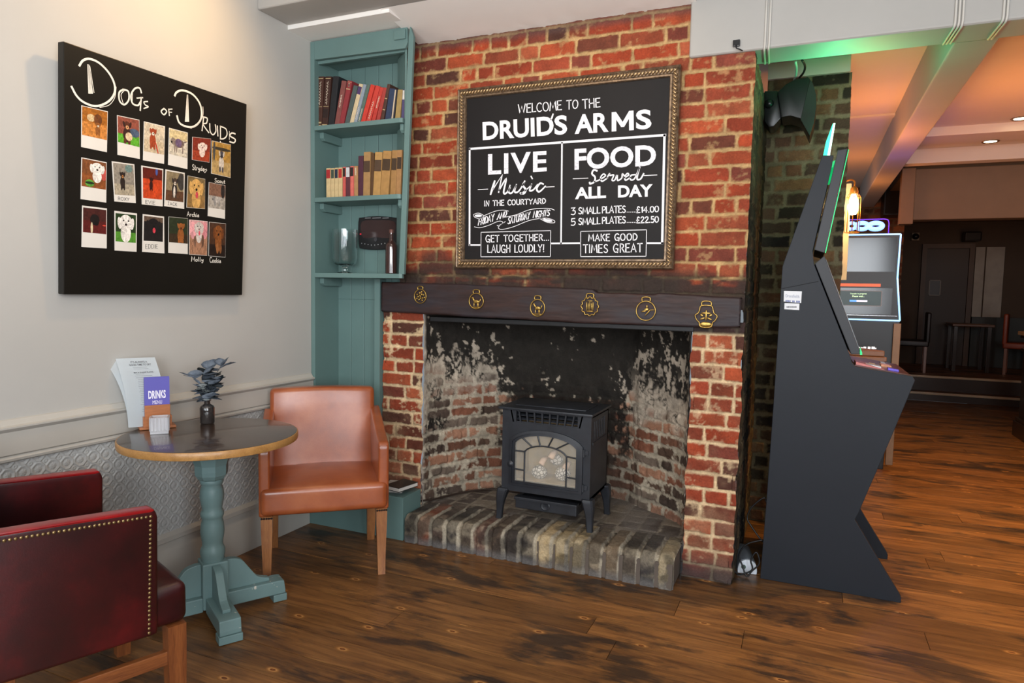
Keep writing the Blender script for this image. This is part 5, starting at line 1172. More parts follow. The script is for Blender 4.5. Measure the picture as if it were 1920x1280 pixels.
# ---------------------------------------------------------------- round pedestal table
TX, TY, TZ, TR = -2.312, 2.112, .798, .356
tb = empty('pedestal_table', 'round dark-topped table with a light edge on a turned teal pedestal, by the left wall', 'table', (TX, TY, 0), math.radians(-30.5))
TTOP = wood('dark_table_top', '#2c1f19', '#402f22', .24, .6, 0, .35, .05); TEDGE = wood('light_oak_edge', '#8f6434', '#b98a50', .4, .8, 0)
bm = BM(); lathe(bm, [(0, TZ-.001), (TR-.012, TZ-.001), (TR-.003, TZ)], seg=96); 
tt = BM(); lathe(tt, [(0, TZ-.0345), (TR-.012, TZ-.0345), (TR-.002, TZ-.031), (TR, TZ-.024), (TR, TZ-.006), (TR-.003, TZ-.0008), (TR-.008, TZ-.0004), (0, TZ-.0012)], seg=96)
bm.free(); top = obj('table_top', tt, TEDGE, tb, angle=40)
bm = BM(); lathe(bm, [(0, TZ+.0006), (TR-.009, TZ+.0006), (TR-.0055, TZ-.0002), (TR-.009, TZ-.001), (0, TZ-.001)], seg=96); obj('veneer', bm, TTOP, top, angle=40)
bm = BM(); lathe(bm, [(0, TZ-.062), (.14, TZ-.062), (.15, TZ-.05), (.15, TZ-.0348), (0, TZ-.0348)], seg=8); obj('mounting_block', bm, TEALD, tb)
bm = BM(); lathe(bm, [(0, .598), (.046, .598), (.056, .606), (.066, .622), (.068, .640), (.068, .665), (.080, .700), (.095, .738), (0, .738)], seg=8); obj('collar', bm, TEALD, tb)
bm = BM(); lathe(bm, [(0, 0.2350), (0.0444, 0.2350), (0.0459, 0.2479), (0.0474, 0.2608), (0.0503, 0.2737), (0.0503, 0.2909), (0.0459, 0.3021), (0.0414, 0.3124), (0.0429, 0.3297), (0.0474, 0.3555), (0.0488, 0.3727), (0.0459, 0.4071), (0.0414, 0.4260), (0.0444, 0.4355), (0.0474, 0.4415), (0.0474, 0.4536), (0.0444, 0.4604), (0.0400, 0.4673), (0.0429, 0.4845), (0.0481, 0.5147), (0.0488, 0.5319), (0.0459, 0.5577), (0.0407, 0.5740), (0.0444, 0.5809), (0.0474, 0.5878), (0.0474, 0.5981), (0.0414, 0.6050), (0, 0.6050)], seg=32); obj('turned_column', bm, TEALD, tb, angle=60)
bm = BM(); box(bm, -.052, .052, -.052, .052, .045, .245, .006); obj('post', bm, TEALD, tb)
for k in range(4):
    a = k*PI/2; m = Matrix.Rotation(a, 4, 'Z')
    bm = BM(); prism(bm, [(.050, .035), (.300, .035), (.300, .052), (.294, .095), (.27, .098), (.050, .098)], 1, -.042, .042, .005, mtx=m); box(bm, .245, .305, -.046, .046, .002, .034, .003, mtx=m); ft = obj('foot', bm, TEALF, tb)
    bm = BM(); prism(bm, [(.050, .098), (.235, .098)]+[tuple(p) for p in smoothpts([(.235, .112), (.185, .13), (.15, .175), (.115, .222), (.075, .236), (.050, .236)], 4)], 1, -.016, .016, .003, mtx=m); obj('bracket', bm, TEALD, ft)
# ---- things on the table
tz = TZ+.0012
CU = pbr('copper_brown_wood', '#a4643a', .4, var=.18, vs=16, stretch=(1, 1, 6))
mh = empty('menu_holder', 'copper brown wooden menu holder standing on the round table', 'menu holder', (-2.605, 2.085, tz), math.radians(58))
def TC(x, y, Y=None): pass
bm = BM(); box(bm, -.072, .072, -.035, .050, 0, .010, .002); obj('base', bm, CU, mh)
bm = BM(); box(bm, -.050, .050, -.030, -.022, .010, .105, .0015); obj('front_plate', bm, CU, mh)
bm = BM(); box(bm, -.056, -.050, -.030, .040, .010, .055, .001); box(bm, .050, .056, -.030, .040, .010, .055, .001); obj('side_rail', bm, CU, mh)
# drinks menu
PUR = pbr('violet_card', '#5a55a8', .5, var=.05, vs=5)
dm = empty('drinks_menu', 'violet drinks menu card standing in the copper brown holder', 'menu', mh.location[:], mh.rotation_euler.z)
dm.location.z = tz+.0105
bm = BM(); box(bm, -.0495, .0495, -.021, -.0205, 0, .215); box(bm, -.0495, .0495, -.0125, -.012, 0, .217); obj('cover', bm, PUR, dm)
bm = BM(); box(bm, -.049, .049, -.0204, -.0126, .0, .213); obj('pages', bm, pbr('dark_page_edges', '#2c2a3a', .7), dm)
WHT = pbr('white_print', '#e6e2ee', .7, var=.03)
def local(q): return [np.array([x, -.0216, z]) for x, z in q]
bm = BM(); bold(bm, 'DRINKS', local([(-.034, .122), (.034, .122), (.034, .158), (-.034, .158)]), .03); obj('title', bm, WHT, dm)
bm = BM(); bold(bm, 'MENU', local([(-.018, .098), (.019, .098), (.019, .114), (-.018, .114)]), .0); obj('title', bm, WHT, dm)
# white food menus, bowed
PAPER = pbr('menu_paper', '#dde3e6', .55, var=.02)
GREYP = pbr('grey_print', '#3c3c44', .7)
def sheet(name, label, off, lean, bow, w, h, dz, text, yaw=0, dx=-.035):
    o = empty(name, label, 'menu', (0, 0, 0), 0, 'white food menus on the round table'); o.location = mh.location; o.location.z = tz+.0108+dz; o.rotation_euler = (0, 0, mh.rotation_euler.z+yaw)
    n = 18; bm = BM(); L = [[], []]
    def pos(u, t): return np.array([dx+(u-.5)*w+lean*t*t*.9, off+bow*t*t, h*t*(1-.02*t)])
    g = [[bm.verts.new(pos(u, t)) for u in (0, .5, 1)] for t in np.linspace(0, 1, n)]
    for a, b in zip(g, g[1:]):
        for k in range(2): bm.faces.new((a[k], a[k+1], b[k+1], b[k]))
    r = bmesh.ops.solidify(bm, geom=bm.faces[:], thickness=.0009); obj('page', bm, PAPER, o, angle=40)
    if text:
        bm = BM()
        def tq(u0, u1, t0, t1): return [pos(u, t)+np.array([0, -.0014, 0]) for u, t in ((u0, t0), (u1, t0), (u1, t1), (u0, t1))]
        bold(bm, "IT'S ALWAYS A", tq(.34, .76, .925, .955), .01); bold(bm, 'GOOD TIME TO EAT', tq(.28, .84, .885, .912), .01); bold(bm, 'MIX & SHARE PLATES', tq(.34, .84, .775, .795), .01)
        obj('heading', bm, GREYP, o)
        bm = BM(); r = random.Random(3)
        for i in range(24):
            t = .86-.024*i if i < 2 else .76-.026*(i-2); a = .34+.06*r.random(); b = a+.2+.3*r.random()
            q = tq(a, min(b, .9), t, t+.005); vs = [bm.verts.new(p) for p in q]; bm.faces.new(vs)
        obj('print_lines', bm, pbr('faint_grey_print', '#9a9fa4', .7), o)
    return o
sheet('food_menu', 'front white food menu with a heading, bowed back in the copper brown holder', -.004, -.045, .030, .15, .305, 0, True)
sheet('food_menu', 'rear white food menu fanned out behind the front one', .012, -.085, .055, .15, .30, 0, False, .06)
TLG = glass('pressed_glass', (.97, .97, 1), .12); TLG.node_tree.nodes['Principled BSDF'].inputs['Transmission Weight'].default_value = .72
# tealight glass
tl = empty('tealight_holder', 'square ribbed clear glass tealight holder on the round table', 'tealight holder', (-2.505, 2.018, tz), math.radians(48))
bm = BM(); w_ = .035
for k in range(4):
    m = Matrix.Rotation(k*PI/2, 4, 'Z'); box(bm, -w_, w_, -w_, -w_+.006, 0, .070, .001, 1, mtx=m)
    for j in range(5): box(bm, -w_+.003+j*.0137, -w_+.0127+j*.0137, -w_-.003, -w_, .012, .070, .0015, 1, mtx=m)
box(bm, -w_+.004, w_-.004, -w_+.004, w_-.004, 0, .014, .001); obj('glass_block', bm, TLG, tl)
bm = BM(); lathe(bm, [(0, 0), (.018, 0), (.018, .014), (0, .015)], (0, 0, .0145), 20); cdl = obj('candle', bm, pbr('white_wax', '#e8e6e2', .5), tl, angle=40)
bm = BM(); tube(bm, [(0, 0, .029), (.001, 0, .036)], .0008, 5); obj('wick', bm, CASTD, cdl)
# vase with dried leaves
vs_ = empty('bud_vase', 'ribbed smoky glass bud vase on the round table', 'vase', (-2.498, 2.262, tz))
SMK = NT('smoky_glass'); SMK.set(Base_Color=SMK.ramp(SMK.noise(SMK.coord(), 20), [(.3, srgb('#2c2827')), (.7, srgb('#45403e'))]), Roughness=.07); SMK.b.inputs['Transmission Weight'].default_value = .35; SMK.b.inputs['Coat Weight'].default_value = .7
bm = BM(); lathe(bm, [(0, 0), (.028, 0), (.031, .003), (.031, .070), (.028, .080), (.018, .087), (.013, .091), (.013, .101), (.017, .104), (.017, .107), (.010, .107), (.010, .09), (0, .085)], seg=60, mod=lambda a, z: 1+.03*math.cos(a*20)*(.003 < z < .078)); obj('glass_body', bm, SMK.m, vs_, angle=50)
LEAF = pbr('grey_blue_leaf', '#8792a0', .6, var=.25, vs=30); LEAFD = pbr('dark_leaf', '#40484e', .55, var=.25, vs=30); LEAFP = pbr('pale_leaf', '#a2a8a8', .6, var=.2, vs=30)
pl = empty('dried_foliage', 'spray of grey blue dried eucalyptus leaves in the smoky bud vase', 'dried foliage', (-2.498, 2.262, tz+.088))
r = random.Random(12)
for i in range(9):
    a = i*2.4+r.random(); sp = r.uniform(.02, .085); hh = r.uniform(.07, .165) if i else .175
    P = smoothpts([(0, 0, 0), (sp*.25*math.cos(a), sp*.25*math.sin(a), hh*.5), (sp*math.cos(a), sp*math.sin(a), hh)], 5)
    bm = BM(); tube(bm, P, .0013, 5); st = obj('stem', bm, LEAFD, pl, True)
    mt = (LEAF, LEAFD, LEAF, LEAFP, LEAF, LEAFD, LEAF, LEAFP, LEAF)[i]
    bm = BM()
    for k in range(10):
        q = Vector(P[min(len(P)-1, 2+int(k*1.4))]); s = r.uniform(.026, .042)*(.55 if mt is LEAFP else 1); az = r.random()*2*PI; el = r.uniform(-.2, .9)
        d = Vector((math.cos(az)*math.cos(el), math.sin(az)*math.cos(el), math.sin(el))); sd = d.cross(Vector((0, 0, 1))).normalized(); nm = sd.cross(d)
        pts = [q+d*s*t+sd*s*.85*math.sin(PI*min(1, t/1.7))**.8*sg+nm*.004*math.sin(t*2) for sg in (1, -1) for t in ((0, .4, .9, 1.35, 1.65) if sg > 0 else (1.65, 1.35, .9, .4))]
        mid = bm.verts.new(q+d*s*.8-nm*.003); vs = [bm.verts.new(p) for p in pts]
        for j in range(len(vs)): bm.faces.new((mid, vs[j], vs[(j+1) % len(vs)]))
    bmesh.ops.solidify(bm, geom=bm.faces[:], thickness=.0008); obj('leaf_cluster', bm, mt, st, True)

# ---------------------------------------------------------------- gaming machine beside the chimney breast
YG0, YG1 = 3.57, 4.17
GUN = pbr('gunmetal_laminate', '#1c2027', .5, .0, var=.06, vs=3, spec=.32, bump=.05, bs=200)
GUN2 = pbr('gunmetal_screen_side', '#2a2c31', .5, var=.06, vs=3)
BLK2 = pbr('black_gloss', '#0a0a0c', .18, var=.1)
gm = empty('gaming_machine', 'tall slanted gunmetal gaming machine seen from the side, right of the brick chimney breast', 'gaming machine', (.15, 3.57, 0))
O_ = np.array([.15, 3.57, 0])
def G(x, y): p = hit(x, y, 1, YG0); return (p[0]-.15, max(.0, p[2]))
side = [(1425, 1089), (1437, 940), (1450, 760), (1464, 545), (1467, 500), (1471, 488), (1542, 291), (1563, 291), (1560, 310), (1524, 470), (1526, 494), (1540, 530), (1594, 667), (1597, 678), (1604, 687), (1711, 705), (1716, 713), (1671, 820), (1610, 961), (1603, 974), (1645, 1045), (1686, 1112), (1690, 1120), (1689, 1131)]
SP = [G(*p) for p in side]; SP[0] = (SP[0][0], 0.0); SP[-1] = (SP[-1][0], 0.0)
for y0, y1 in ((0, .025), (.575, .60)):
    bm = BM(); prism(bm, SP, 1, y0, y1, .0025); sp_ = obj('side_panel', bm, GUN, gm)
    if y0 == 0:
        bm = BM(); a, b = G(1466, 541), G(1534, 527.5); tube(bm, [(a[0], -.0004, a[1]), (b[0], -.0004, b[1])], .0012, 5); obj('panel_joint', bm, pbr('joint_shadow_gap', '#15171a', .6), sp_)
        ST = pbr('white_sticker', '#d9dade', .45, var=.02); BL = pbr('blue_print', '#4a5a9a', .6)
        def stick(q, name): 
            p = [G(*x) for x in q]; b = BM(); prism(b, [(x, z) for x, z in p], 1, -.0007, .0001); return obj(name, b, ST, sp_)
        s1 = stick([(1470, 545), (1503.5, 546), (1502, 568), (1469.5, 565)], 'sticker'); s2 = stick([(1471, 568), (1499, 569), (1498.5, 581), (1470.5, 579.5)], 'sticker')
        def sq(bl, br, tr, tl): return [np.array([G(*p)[0], -.0012, G(*p)[1]]) for p in (bl, br, tr, tl)]
        bm = BM(); bold(bm, 'Dransfields', sq((1473, 557), (1499, 558.5), (1499, 552.5), (1473, 551.5)), .0); obj('sticker_print', bm, pbr('grey_blue_print', '#8a92aa', .6), s1)
        bm = BM()
        for k in range(11):
            if k not in (4, 7): x = 1473+k*2.5; bm.faces.new([bm.verts.new(v) for v in sq((x, 565.3+k*.2), (x+1.8, 565.4+k*.2), (x+1.8, 562.4+k*.15), (x, 562.2+k*.15))])
        obj('sticker_print', bm, BL, s1)
        bm = BM()
        for k in range(8): x = 1475+k*2.4; bm.faces.new([bm.verts.new(v) for v in sq((x, 576.6), (x+1.6, 576.7), (x+1.6, 573.8), (x, 573.7))])
        obj('sticker_print', bm, pbr('dark_print', '#4a4c55', .6), s2)
core = [(1427, 1080), (1439, 940), (1452, 760), (1466, 545), (1470, 492), (1543, 294), (1557, 296), (1521, 470), (1523, 495), (1590, 668), (1602, 692), (1706, 709), (1710, 714), (1666, 820), (1604, 961), (1560, 1085)]
bm = BM(); prism(bm, [G(*p) for p in core], 1, .0255, .5745); obj('cabinet', bm, pbr('black_cabinet', '#16181b', .5), gm)
bm = BM(); prism(bm, [G(*p) for p in ((1571, 281), (1589, 278), (1546, 474), (1527, 468))], 1, .004, .596, .003); us = obj('upper_screen', bm, GUN2, gm)
bm = BM(); prism(bm, [G(*p) for p in ((1588.6, 282), (1591, 282), (1548, 471), (1545.6, 471))], 1, .02, .58); obj('display', bm, BLK2, us)
bm = BM(); prism(bm, [G(*p) for p in ((1528, 494), (1546, 479), (1564, 528), (1614, 664), (1596, 664))], 1, .004, .596, .003); ls = obj('lower_screen', bm, GUN2, gm)
bm = BM(); prism(bm, [G(*p) for p in ((1547, 483), (1549.5, 486), (1615, 661), (1612.5, 661))], 1, .02, .58); obj('display', bm, BLK2, ls)
GRL = pbr('green_light_edge', '#18c870', .4, emis=.9)
for k, q in enumerate((((1590.5, 280), (1592, 280), (1548.5, 474), (1547, 474)), ((1562, 300), (1567, 298), (1562, 312), (1558, 312)), ((1612.6, 650), (1616.5, 661), (1616.5, 665), (1612.6, 665)))):
    bm = BM(); prism(bm, [G(*p) for p in q], 1, .001 if k != 1 else .03, .004 if k != 1 else .57); obj('light_strip', bm, GRL, gm)
GAC = NT('green_acrylic'); f = GAC.noise(GAC.coord(), 5); cc_ = GAC.ramp(f, [(.3, (.02, .75, .34)), (.7, (.05, .95, .5))]); GAC.set(Base_Color=cc_, Roughness=.2, Emission_Color=cc_); GAC.b.inputs['Emission Strength'].default_value = 1.1
bm = BM(); prism(bm, [G(*p) for p in ((1543, 291), (1549, 262), (1562, 227), (1566, 226), (1555, 291))], 1, .05, .55, .002); tp = obj('topper', bm, GAC.m, gm)
bm = BM(); prism(bm, [G(*p) for p in ((1551, 291), (1563.5, 226.5), (1567, 226.5), (1556, 291))], 1, .044, .05); obj('bright_edge', bm, pbr('mint_light_edge', '#c8ffe4', .4, emis=2.5), tp)
# console on the sloping shelf
bm = BM(); a, b = G(1603, 687), G(1709, 705.5); a2, b2 = G(1601, 682), G(1711, 701)
prism(bm, [a, b, (b[0], b[1]+.004), (a[0], a[1]+.008)], 1, .026, .574, .001); cs = obj('console', bm, pbr('bronze_console', '#4a2c2a', .3, .3, var=.2), gm)
def onc(t, y, dz=0): return (a[0]+(b[0]-a[0])*t, y, a[1]+.008+(b[1]+.004-a[1]-.008)*t+dz)
bm = BM(); p, q = onc(.02, 0), onc(.55, 0); prism(bm, [(p[0], p[2]-.003), (q[0], q[2]-.003), (q[0], q[2]+.002), (p[0], p[2]+.014)], 1, .03, .16, .001); obj('trim_plate', bm, pbr('rose_metal', '#9a5a55', .3, .5), cs)
for t0, t1, y0, y1, m in ((.22, .50, .07, .14, '#a8aab0'), (.30, .42, .15, .20, '#b89a5a'), (.55, .75, .22, .30, '#c48a68'), (.62, .82, .08, .13, '#5a4ab0'), (.60, .70, .38, .44, '#8a8c92')):
    bm = BM(); p, q = onc(t0, 0), onc(t1, 0); prism(bm, [(p[0], p[2]-.001), (q[0], q[2]-.001), (q[0], q[2]+.010), (p[0], p[2]+.010)], 1, y0, y1, .002); obj('button', bm, pbr('console_button', m, .25, .3), cs)
# its green light reaches the beam above
area('green_topper_light', (.10, 3.80, 2.30), (.16, 3.55, 3.0), .10, .35, 3.2, (.04, 1, .42))
point('green_topper_glow', (.06, 4.05, 2.34), .55, (.04, 1, .42), .06)

# ---------------------------------------------------------------- on the floor between breast and machine
pk = empty('air_freshener', 'grey and white rounded plastic dispenser lying on the floor behind the gaming machine', 'dispenser', (-.215, 3.60, .0), math.radians(12))
bm = BM(); pr = smoothpts([(-.048, 0), (-.048, .030), (-.036, .062), (0, .076), (.036, .062), (.048, .030), (.048, 0)], 5)
prism(bm, [(p[0], max(.0, p[1])) for p in pr], 1, .012, .235, .006); obj('grey_body', bm, pbr('grey_plastic', '#6c727a', .4, var=.05), pk, angle=40)
bm = BM(); prism(bm, [(p[0]*.97, max(.0005, p[1]*.97)) for p in pr], 1, 0, .012, .003); wc = obj('white_cap', bm, pbr('white_plastic', '#cfd6de', .35, var=.03), pk, angle=40)
bm = BM(); t = bmesh.new(); bmesh.ops.create_cone(t, cap_ends=True, segments=20, radius1=.012, radius2=.012, depth=.002); merge(bm, t, 0, Matrix.Translation((-.02, -.001, .036)) @ Matrix.Rotation(PI/2, 4, 'X')); obj('sensor', bm, pbr('green_grey_sensor', '#4a5a52', .3), wc)
bm = BM(); prism(bm, [(-.03, .0), (-.02, .06), (.02, .06), (.035, .0)], 1, .235, .275, .004); obj('pale_back', bm, pbr('pale_blue_plastic', '#8aa0b4', .4), pk)
CABLE = pbr('black_cable', '#0e0e10', .45, var=.1)
bm = BM(); Pp = [hit(x, y, 1, yy) for x, y, yy in ((1455, 943, 3.60), (1438, 941, 3.62), (1432, 933, 3.62), (1410, 950, 3.62), (1401, 970, 3.62), (1408, 985, 3.61), (1424, 1008, 3.60), (1432, 1016, 3.58))]
tube(bm, smoothpts(Pp, 6), .0042, 8); tube(bm, smoothpts([hit(1430, 1012, 1, 3.575), hit(1400, 1020, 1, 3.572), hit(1386, 1040, 1, 3.57), hit(1392, 1060, 1, 3.565), (-.215, 3.555, .006), hit(1410, 1070, 1, 3.56), hit(1424, 1055, 1, 3.565), hit(1418, 1035, 1, 3.57), hit(1408, 1050, 1, 3.565), hit(1410, 1068, 1, 3.56), (-.25, 3.56, .005), hit(1378, 1070, 1, 3.57)], 6), .0042, 8)
setp(obj('power_cable', bm, CABLE, None, True), 'loops of black power cable on the floor behind the gaming machine', 'cable')

# ---------------------------------------------------------------- loudspeaker under the beam
spk = empty('loudspeaker', 'black angled loudspeaker hung on the brick alcove wall above the gaming machine', 'loudspeaker', (0, 0, 0))
Yk = 4.12
def K(x, y): p = hit(1270+x/4.268, y/4.268, 1, Yk); return (p[0], p[2])
bm = BM(); prism(bm, [K(*p) for p in ((800, 735), (870, 670), (940, 632), (1050, 612), (1085, 660), (1112, 760), (1113, 860), (1095, 985), (1060, 1092), (1030, 1020), (990, 950), (900, 925), (830, 940))], 1, Yk, Yk+.22, .010); obj('cabinet', bm, pbr('black_speaker', '#0f0f11', .4, var=.15), spk, angle=40)
bm = BM(); prism(bm, [K(*p) for p in ((985, 955), (1062, 640), (1085, 665), (1110, 760), (1111, 860), (1093, 980), (1060, 1088))], 1, Yk-.004, Yk, .002); obj('grille', bm, pbr('dark_speaker_grille', '#191b16', .7, bump=.4, bs=500), spk)
bm = BM(); prism(bm, [K(*p) for p in ((692, 715), (800, 712), (830, 760), (830, 930), (770, 1000), (730, 1008), (694, 960))], 1, Yk+.03, Yk+.20, .008); ball(bm, (*hit(1270+735/4.268, 830/4.268, 1, Yk+.02),), .025, 14, 10); obj('bracket', bm, pbr('black_bracket', '#121214', .3), spk, angle=40)
bm = BM(); tube(bm, smoothpts([hit(1270+x/4.268, y/4.268, 1, yy) for x, y, yy in ((935, 640, Yk+.1), (950, 600, Yk), (955, 540, Yk-.12), (945, 490, Yk-.3))], 6), .006, 8)
setp(obj('speaker_cable', bm, pbr('white_cable', '#b8b8b2', .5), None, True), 'white cable running up from the loudspeaker to the beam', 'cable')
bm = BM(); tube(bm, smoothpts([hit(1270+x/4.268, y/4.268, 1, yy) for x, y, yy in ((975, 622, Yk+.1), (1010, 580, Yk), (1022, 530, Yk-.12), (1000, 482, Yk-.3))], 6), .006, 8)
setp(obj('speaker_cable', bm, CABLE, None, True), 'black cable looping up from the loudspeaker to the beam', 'cable')

# ---------------------------------------------------------------- cable runs and clip on the cross beam
CW = pbr('painted_cable', '#c4c0b8', .5, var=.03)
YB = 3.403
def cablerun(pxs, label, sx=0):
    bm = BM()
    for o in pxs:
        top_ = hit(o, 0, 1, YB-.004); z0 = 2.572
        low = hit(o+sx, 95, 1, YB-.004)
        x = top_[0]; x2 = x+.0
        tube(bm, [(x, YB-.003, 2.86), (x, YB-.003, 2.70), (x2, YB-.003, 2.60)]+[tuple(p) for p in smoothpts([(x2, YB-.003, 2.585), (x2-.002, YB+.004, 2.566), (x2-.004, YB+.03, 2.562)], 4)]+[(x2-.01, YB+.2, 2.562)], .0048, 8)
    return setp(obj('cable_run', bm, CW, None, True), label, 'cable', 'painted cables on the cross beam')
cablerun((1438, 1446), 'pair of white painted cables down the beam above the corner of the chimney breast')
cablerun((1794, 1801, 1808), 'three white painted cables wrapped under the beam right of the long beam end')
cablerun((1884, 1891), 'two white painted cables down the beam near the top right corner')
bm = BM(); p = hit(1381, 82, 1, YB); box(bm, p[0]-.016, p[0]+.016, YB-.012, YB+.001, p[2]-.015, p[2]+.015, .003); ho = empty('hook_clip', 'small black square clip screwed to the white beam above the brick', 'clip', (0, 0, 0)); obj('plate', bm, BLK, ho)
bm = BM(); tube(bm, smoothpts([(p[0], YB-.01, p[2]-.01), (p[0]+.002, YB-.02, p[2]-.026), (p[0]+.016, YB-.016, p[2]-.032), (p[0]+.028, YB-.004, p[2]-.036)], 5), .003, 6); obj('hook', bm, BLK, ho, True)

# ---------------------------------------------------------------- far side: lamp, second machine, table, bar, seats
lp = empty('cage_lamp', 'glowing bulb in a wire cage hanging at the end of the dark brick wall', 'lamp', (0, 0, 0))
YL = 4.64; pc = hit(1600, 383, 1, YL)
k_ = lambda x, y: hit(x, y, 1, YL)
zt, zb = k_(1600, 364)[2], k_(1600, 436)[2]; rw = .040
BR = pbr('warm_brass_wire', '#b07838', .35, .7)
bm = BM()
for i in range(8):
    a = i*PI/4; tube(bm, [(pc[0]+.6*rw*math.cos(a), YL+.6*rw*math.sin(a), zt+.004), (pc[0]+rw*math.cos(a), YL+rw*math.sin(a), zt-.02), (pc[0]+rw*math.cos(a), YL+rw*math.sin(a), zb)], .0018, 5)
for z in (zt-.02, zb): tube(bm, [(pc[0]+rw*math.cos(t), YL+rw*math.sin(t), z) for t in np.linspace(0, 2*PI, 24, endpoint=False)], .002, 5, True)
obj('wire_cage', bm, BR, lp, True)
bm = BM(); lathe(bm, [(0, 0), (.022, 0), (.024, .01), (.020, .035), (.012, .045), (0, .046)], (pc[0], YL, zt), 20); tube(bm, smoothpts([(pc[0], YL, zt+.04), (pc[0], YL, zt+.075), (pc[0]-.02, YL+.02, zt+.09), (.180, YL+.05, zt+.085)], 4), .005, 8); obj('socket', bm, BR, lp, angle=40)
BULB = pbr('lit_bulb', '#ffecc8', .3, var=.02, emis=22)
bm = BM(); lathe(bm, [(0, 0), (.018, .004), (.029, .03), (.031, .055), (.024, .09), (.013, .12), (.010, .128), (0, .128)], (pc[0], YL, k_(1600, 403)[2]), 20); obj('bulb', bm, BULB, lp, True)
point('bulb_light', (pc[0]+.01, YL-.035, pc[2]-.03), 9, (1, .55, .18), .05)
# pale batten on the wall end, lit by the lamp
bm = BM(); a, b = hit(1584, 345, 1, 4.765), hit(1590.5, 525, 1, 4.765); box(bm, .172, .222, 4.745, 4.765, b[2], a[2], .002); setp(obj('wall_batten', bm, pbr('pale_batten', '#d8c49a', .6, var=.08), None), 'pale upright batten on the end of the brick wall behind the bulb', 'batten')
# second machine
m2 = empty('gaming_machine', 'gaming machine with lit screens facing the room behind the first one', 'gaming machine', (0, 0, 0))
Y2 = 6.35
def M2(x, y, d=0): p = hit(x, y, 1, Y2-d); return p
SCRB = pbr('dark_glass_screen', '#08090c', .12, var=.1, spec=.6); 
a, b = M2(1690, 438), M2(1688, 602); mid = M2(1684, 521)
xl = .17
def quad(bm, P, t=.004, d=0): prism(bm, [(p[0], p[2]) for p in P], 1, Y2-d-t, Y2-d)
bm = BM(); prism(bm, [(xl, a[2]), (a[0], a[2]), (mid[0]-.004, mid[2]), (b[0], b[2]), (b[0]-.02, b[2]-.12), (b[0]-.06, 0), (xl, 0)], 1, Y2, Y2+.5, .004); obj('cabinet', bm, pbr('black_cabinet_gloss', '#0d0e11', .35), m2)
bm = BM(); box(bm, xl, a[0]-.03, Y2-.004, Y2, mid[2]+.05, a[2]-.03); obj('upper_display', bm, SCRB, m2)
bm = BM(); box(bm, xl, mid[0]-.035, Y2-.004, Y2, b[2]+.05, mid[2]-.085); dsp = obj('lower_display', bm, pbr('lower_dark_display', '#0b0a10', .15), m2)
OR2 = pbr('orange_lit_strip', '#d2603a', .4, emis=.9)
o0, o1 = M2(1575, 531), M2(1651, 537)
bm = BM(); box(bm, xl, o1[0], Y2-.006, Y2, o1[2]-.002, o0[2]); obj('orange_strip', bm, OR2, m2)
p0, p1 = M2(1575, 545), M2(1651, 573)
bm = BM(); box(bm, xl, p1[0], Y2-.006, Y2-.004, p1[2], p0[2]); obj('message_panel', bm, pbr('teal_lit_panel', '#16302f', .3, emis=.5), dsp)
bm = BM(); box(bm, p1[0], p1[0]+.006, Y2-.0075, Y2-.004, p1[2], p0[2]); box(bm, xl, p1[0], Y2-.0075, Y2-.004, p0[2], p0[2]+.005); box(bm, xl, p1[0], Y2-.0075, Y2-.004, p1[2]-.005, p1[2]); obj('panel_border', bm, pbr('grey_panel_border', '#7a7c80', .3), dsp)
GT = pbr('green_lit_text', '#c8f0c0', .5, emis=1.2)
def t2(x0, x1, y0, y1): return [np.array([*M2(x, y, .0075)[:1], Y2-.0075, M2(x, y, .0075)[2]]) for x, y in ((x0, y1), (x1, y1), (x1, y0), (x0, y0))]
bm = BM(); bold(bm, 'Transfer in progress', t2(1594, 1625, 549, 552.3), .02); bold(bm, 'Please wait...', t2(1598, 1621, 553.6, 556.6), .02); obj('screen_text', bm, GT, dsp)
q0, q1 = M2(1593, 562), M2(1626, 566); xm = M2(1606, 562)[0]
bm = BM(); box(bm, q0[0], xm, Y2-.0075, Y2-.006, q1[2], q0[2]); obj('progress_bar', bm, pbr('blue_lit_bar', '#5a9af0', .4, emis=1.2), dsp)
bm = BM(); box(bm, xm, q1[0], Y2-.0075, Y2-.006, q1[2], q0[2]); obj('progress_track', bm, pbr('white_lit_bar', '#d8dcf4', .4, emis=1.0), dsp)
BLUE = pbr('pale_blue_led', '#8cc4ff', .4, var=.02, emis=2.2)
bm = BM()
def led(p, q, r=.007): tube(bm, [(p[0], Y2-.008, p[2]), (q[0], Y2-.008, q[2])], r, 6)
led((xl, 0, a[2]-.004), (a[0]-.004, 0, a[2]-.004)); led((a[0]-.004, 0, a[2]-.004), (mid[0]-.006, 0, mid[2])); led((mid[0]-.006, 0, mid[2]), (b[0]-.004, 0, b[2]+.004)); led((b[0]-.004, 0, b[2]+.004), (xl, 0, b[2]+.004)); obj('led_edge', bm, BLUE, m2, True)
bm = BM(); l0, l1 = M2(1586, 589), M2(1682, 592); box(bm, xl, l1[0], Y2-.012, Y2, l1[2]-.006, l0[2], .002); obj('chrome_rail', bm, pbr('chrome_rail', '#9a9ca0', .2, .9), m2)
bm = BM(); e0, e1 = M2(1675, 606), M2(1684, 690); box(bm, e0[0], e1[0], Y2-.03, Y2, .05, e0[2], .003); obj('tan_post', bm, pbr('tan_metal_post', '#7a5f45', .4, .3), m2)
WT = pbr('white_lit_text', '#f4f2f0', .4, emis=1.3)
bm = BM()
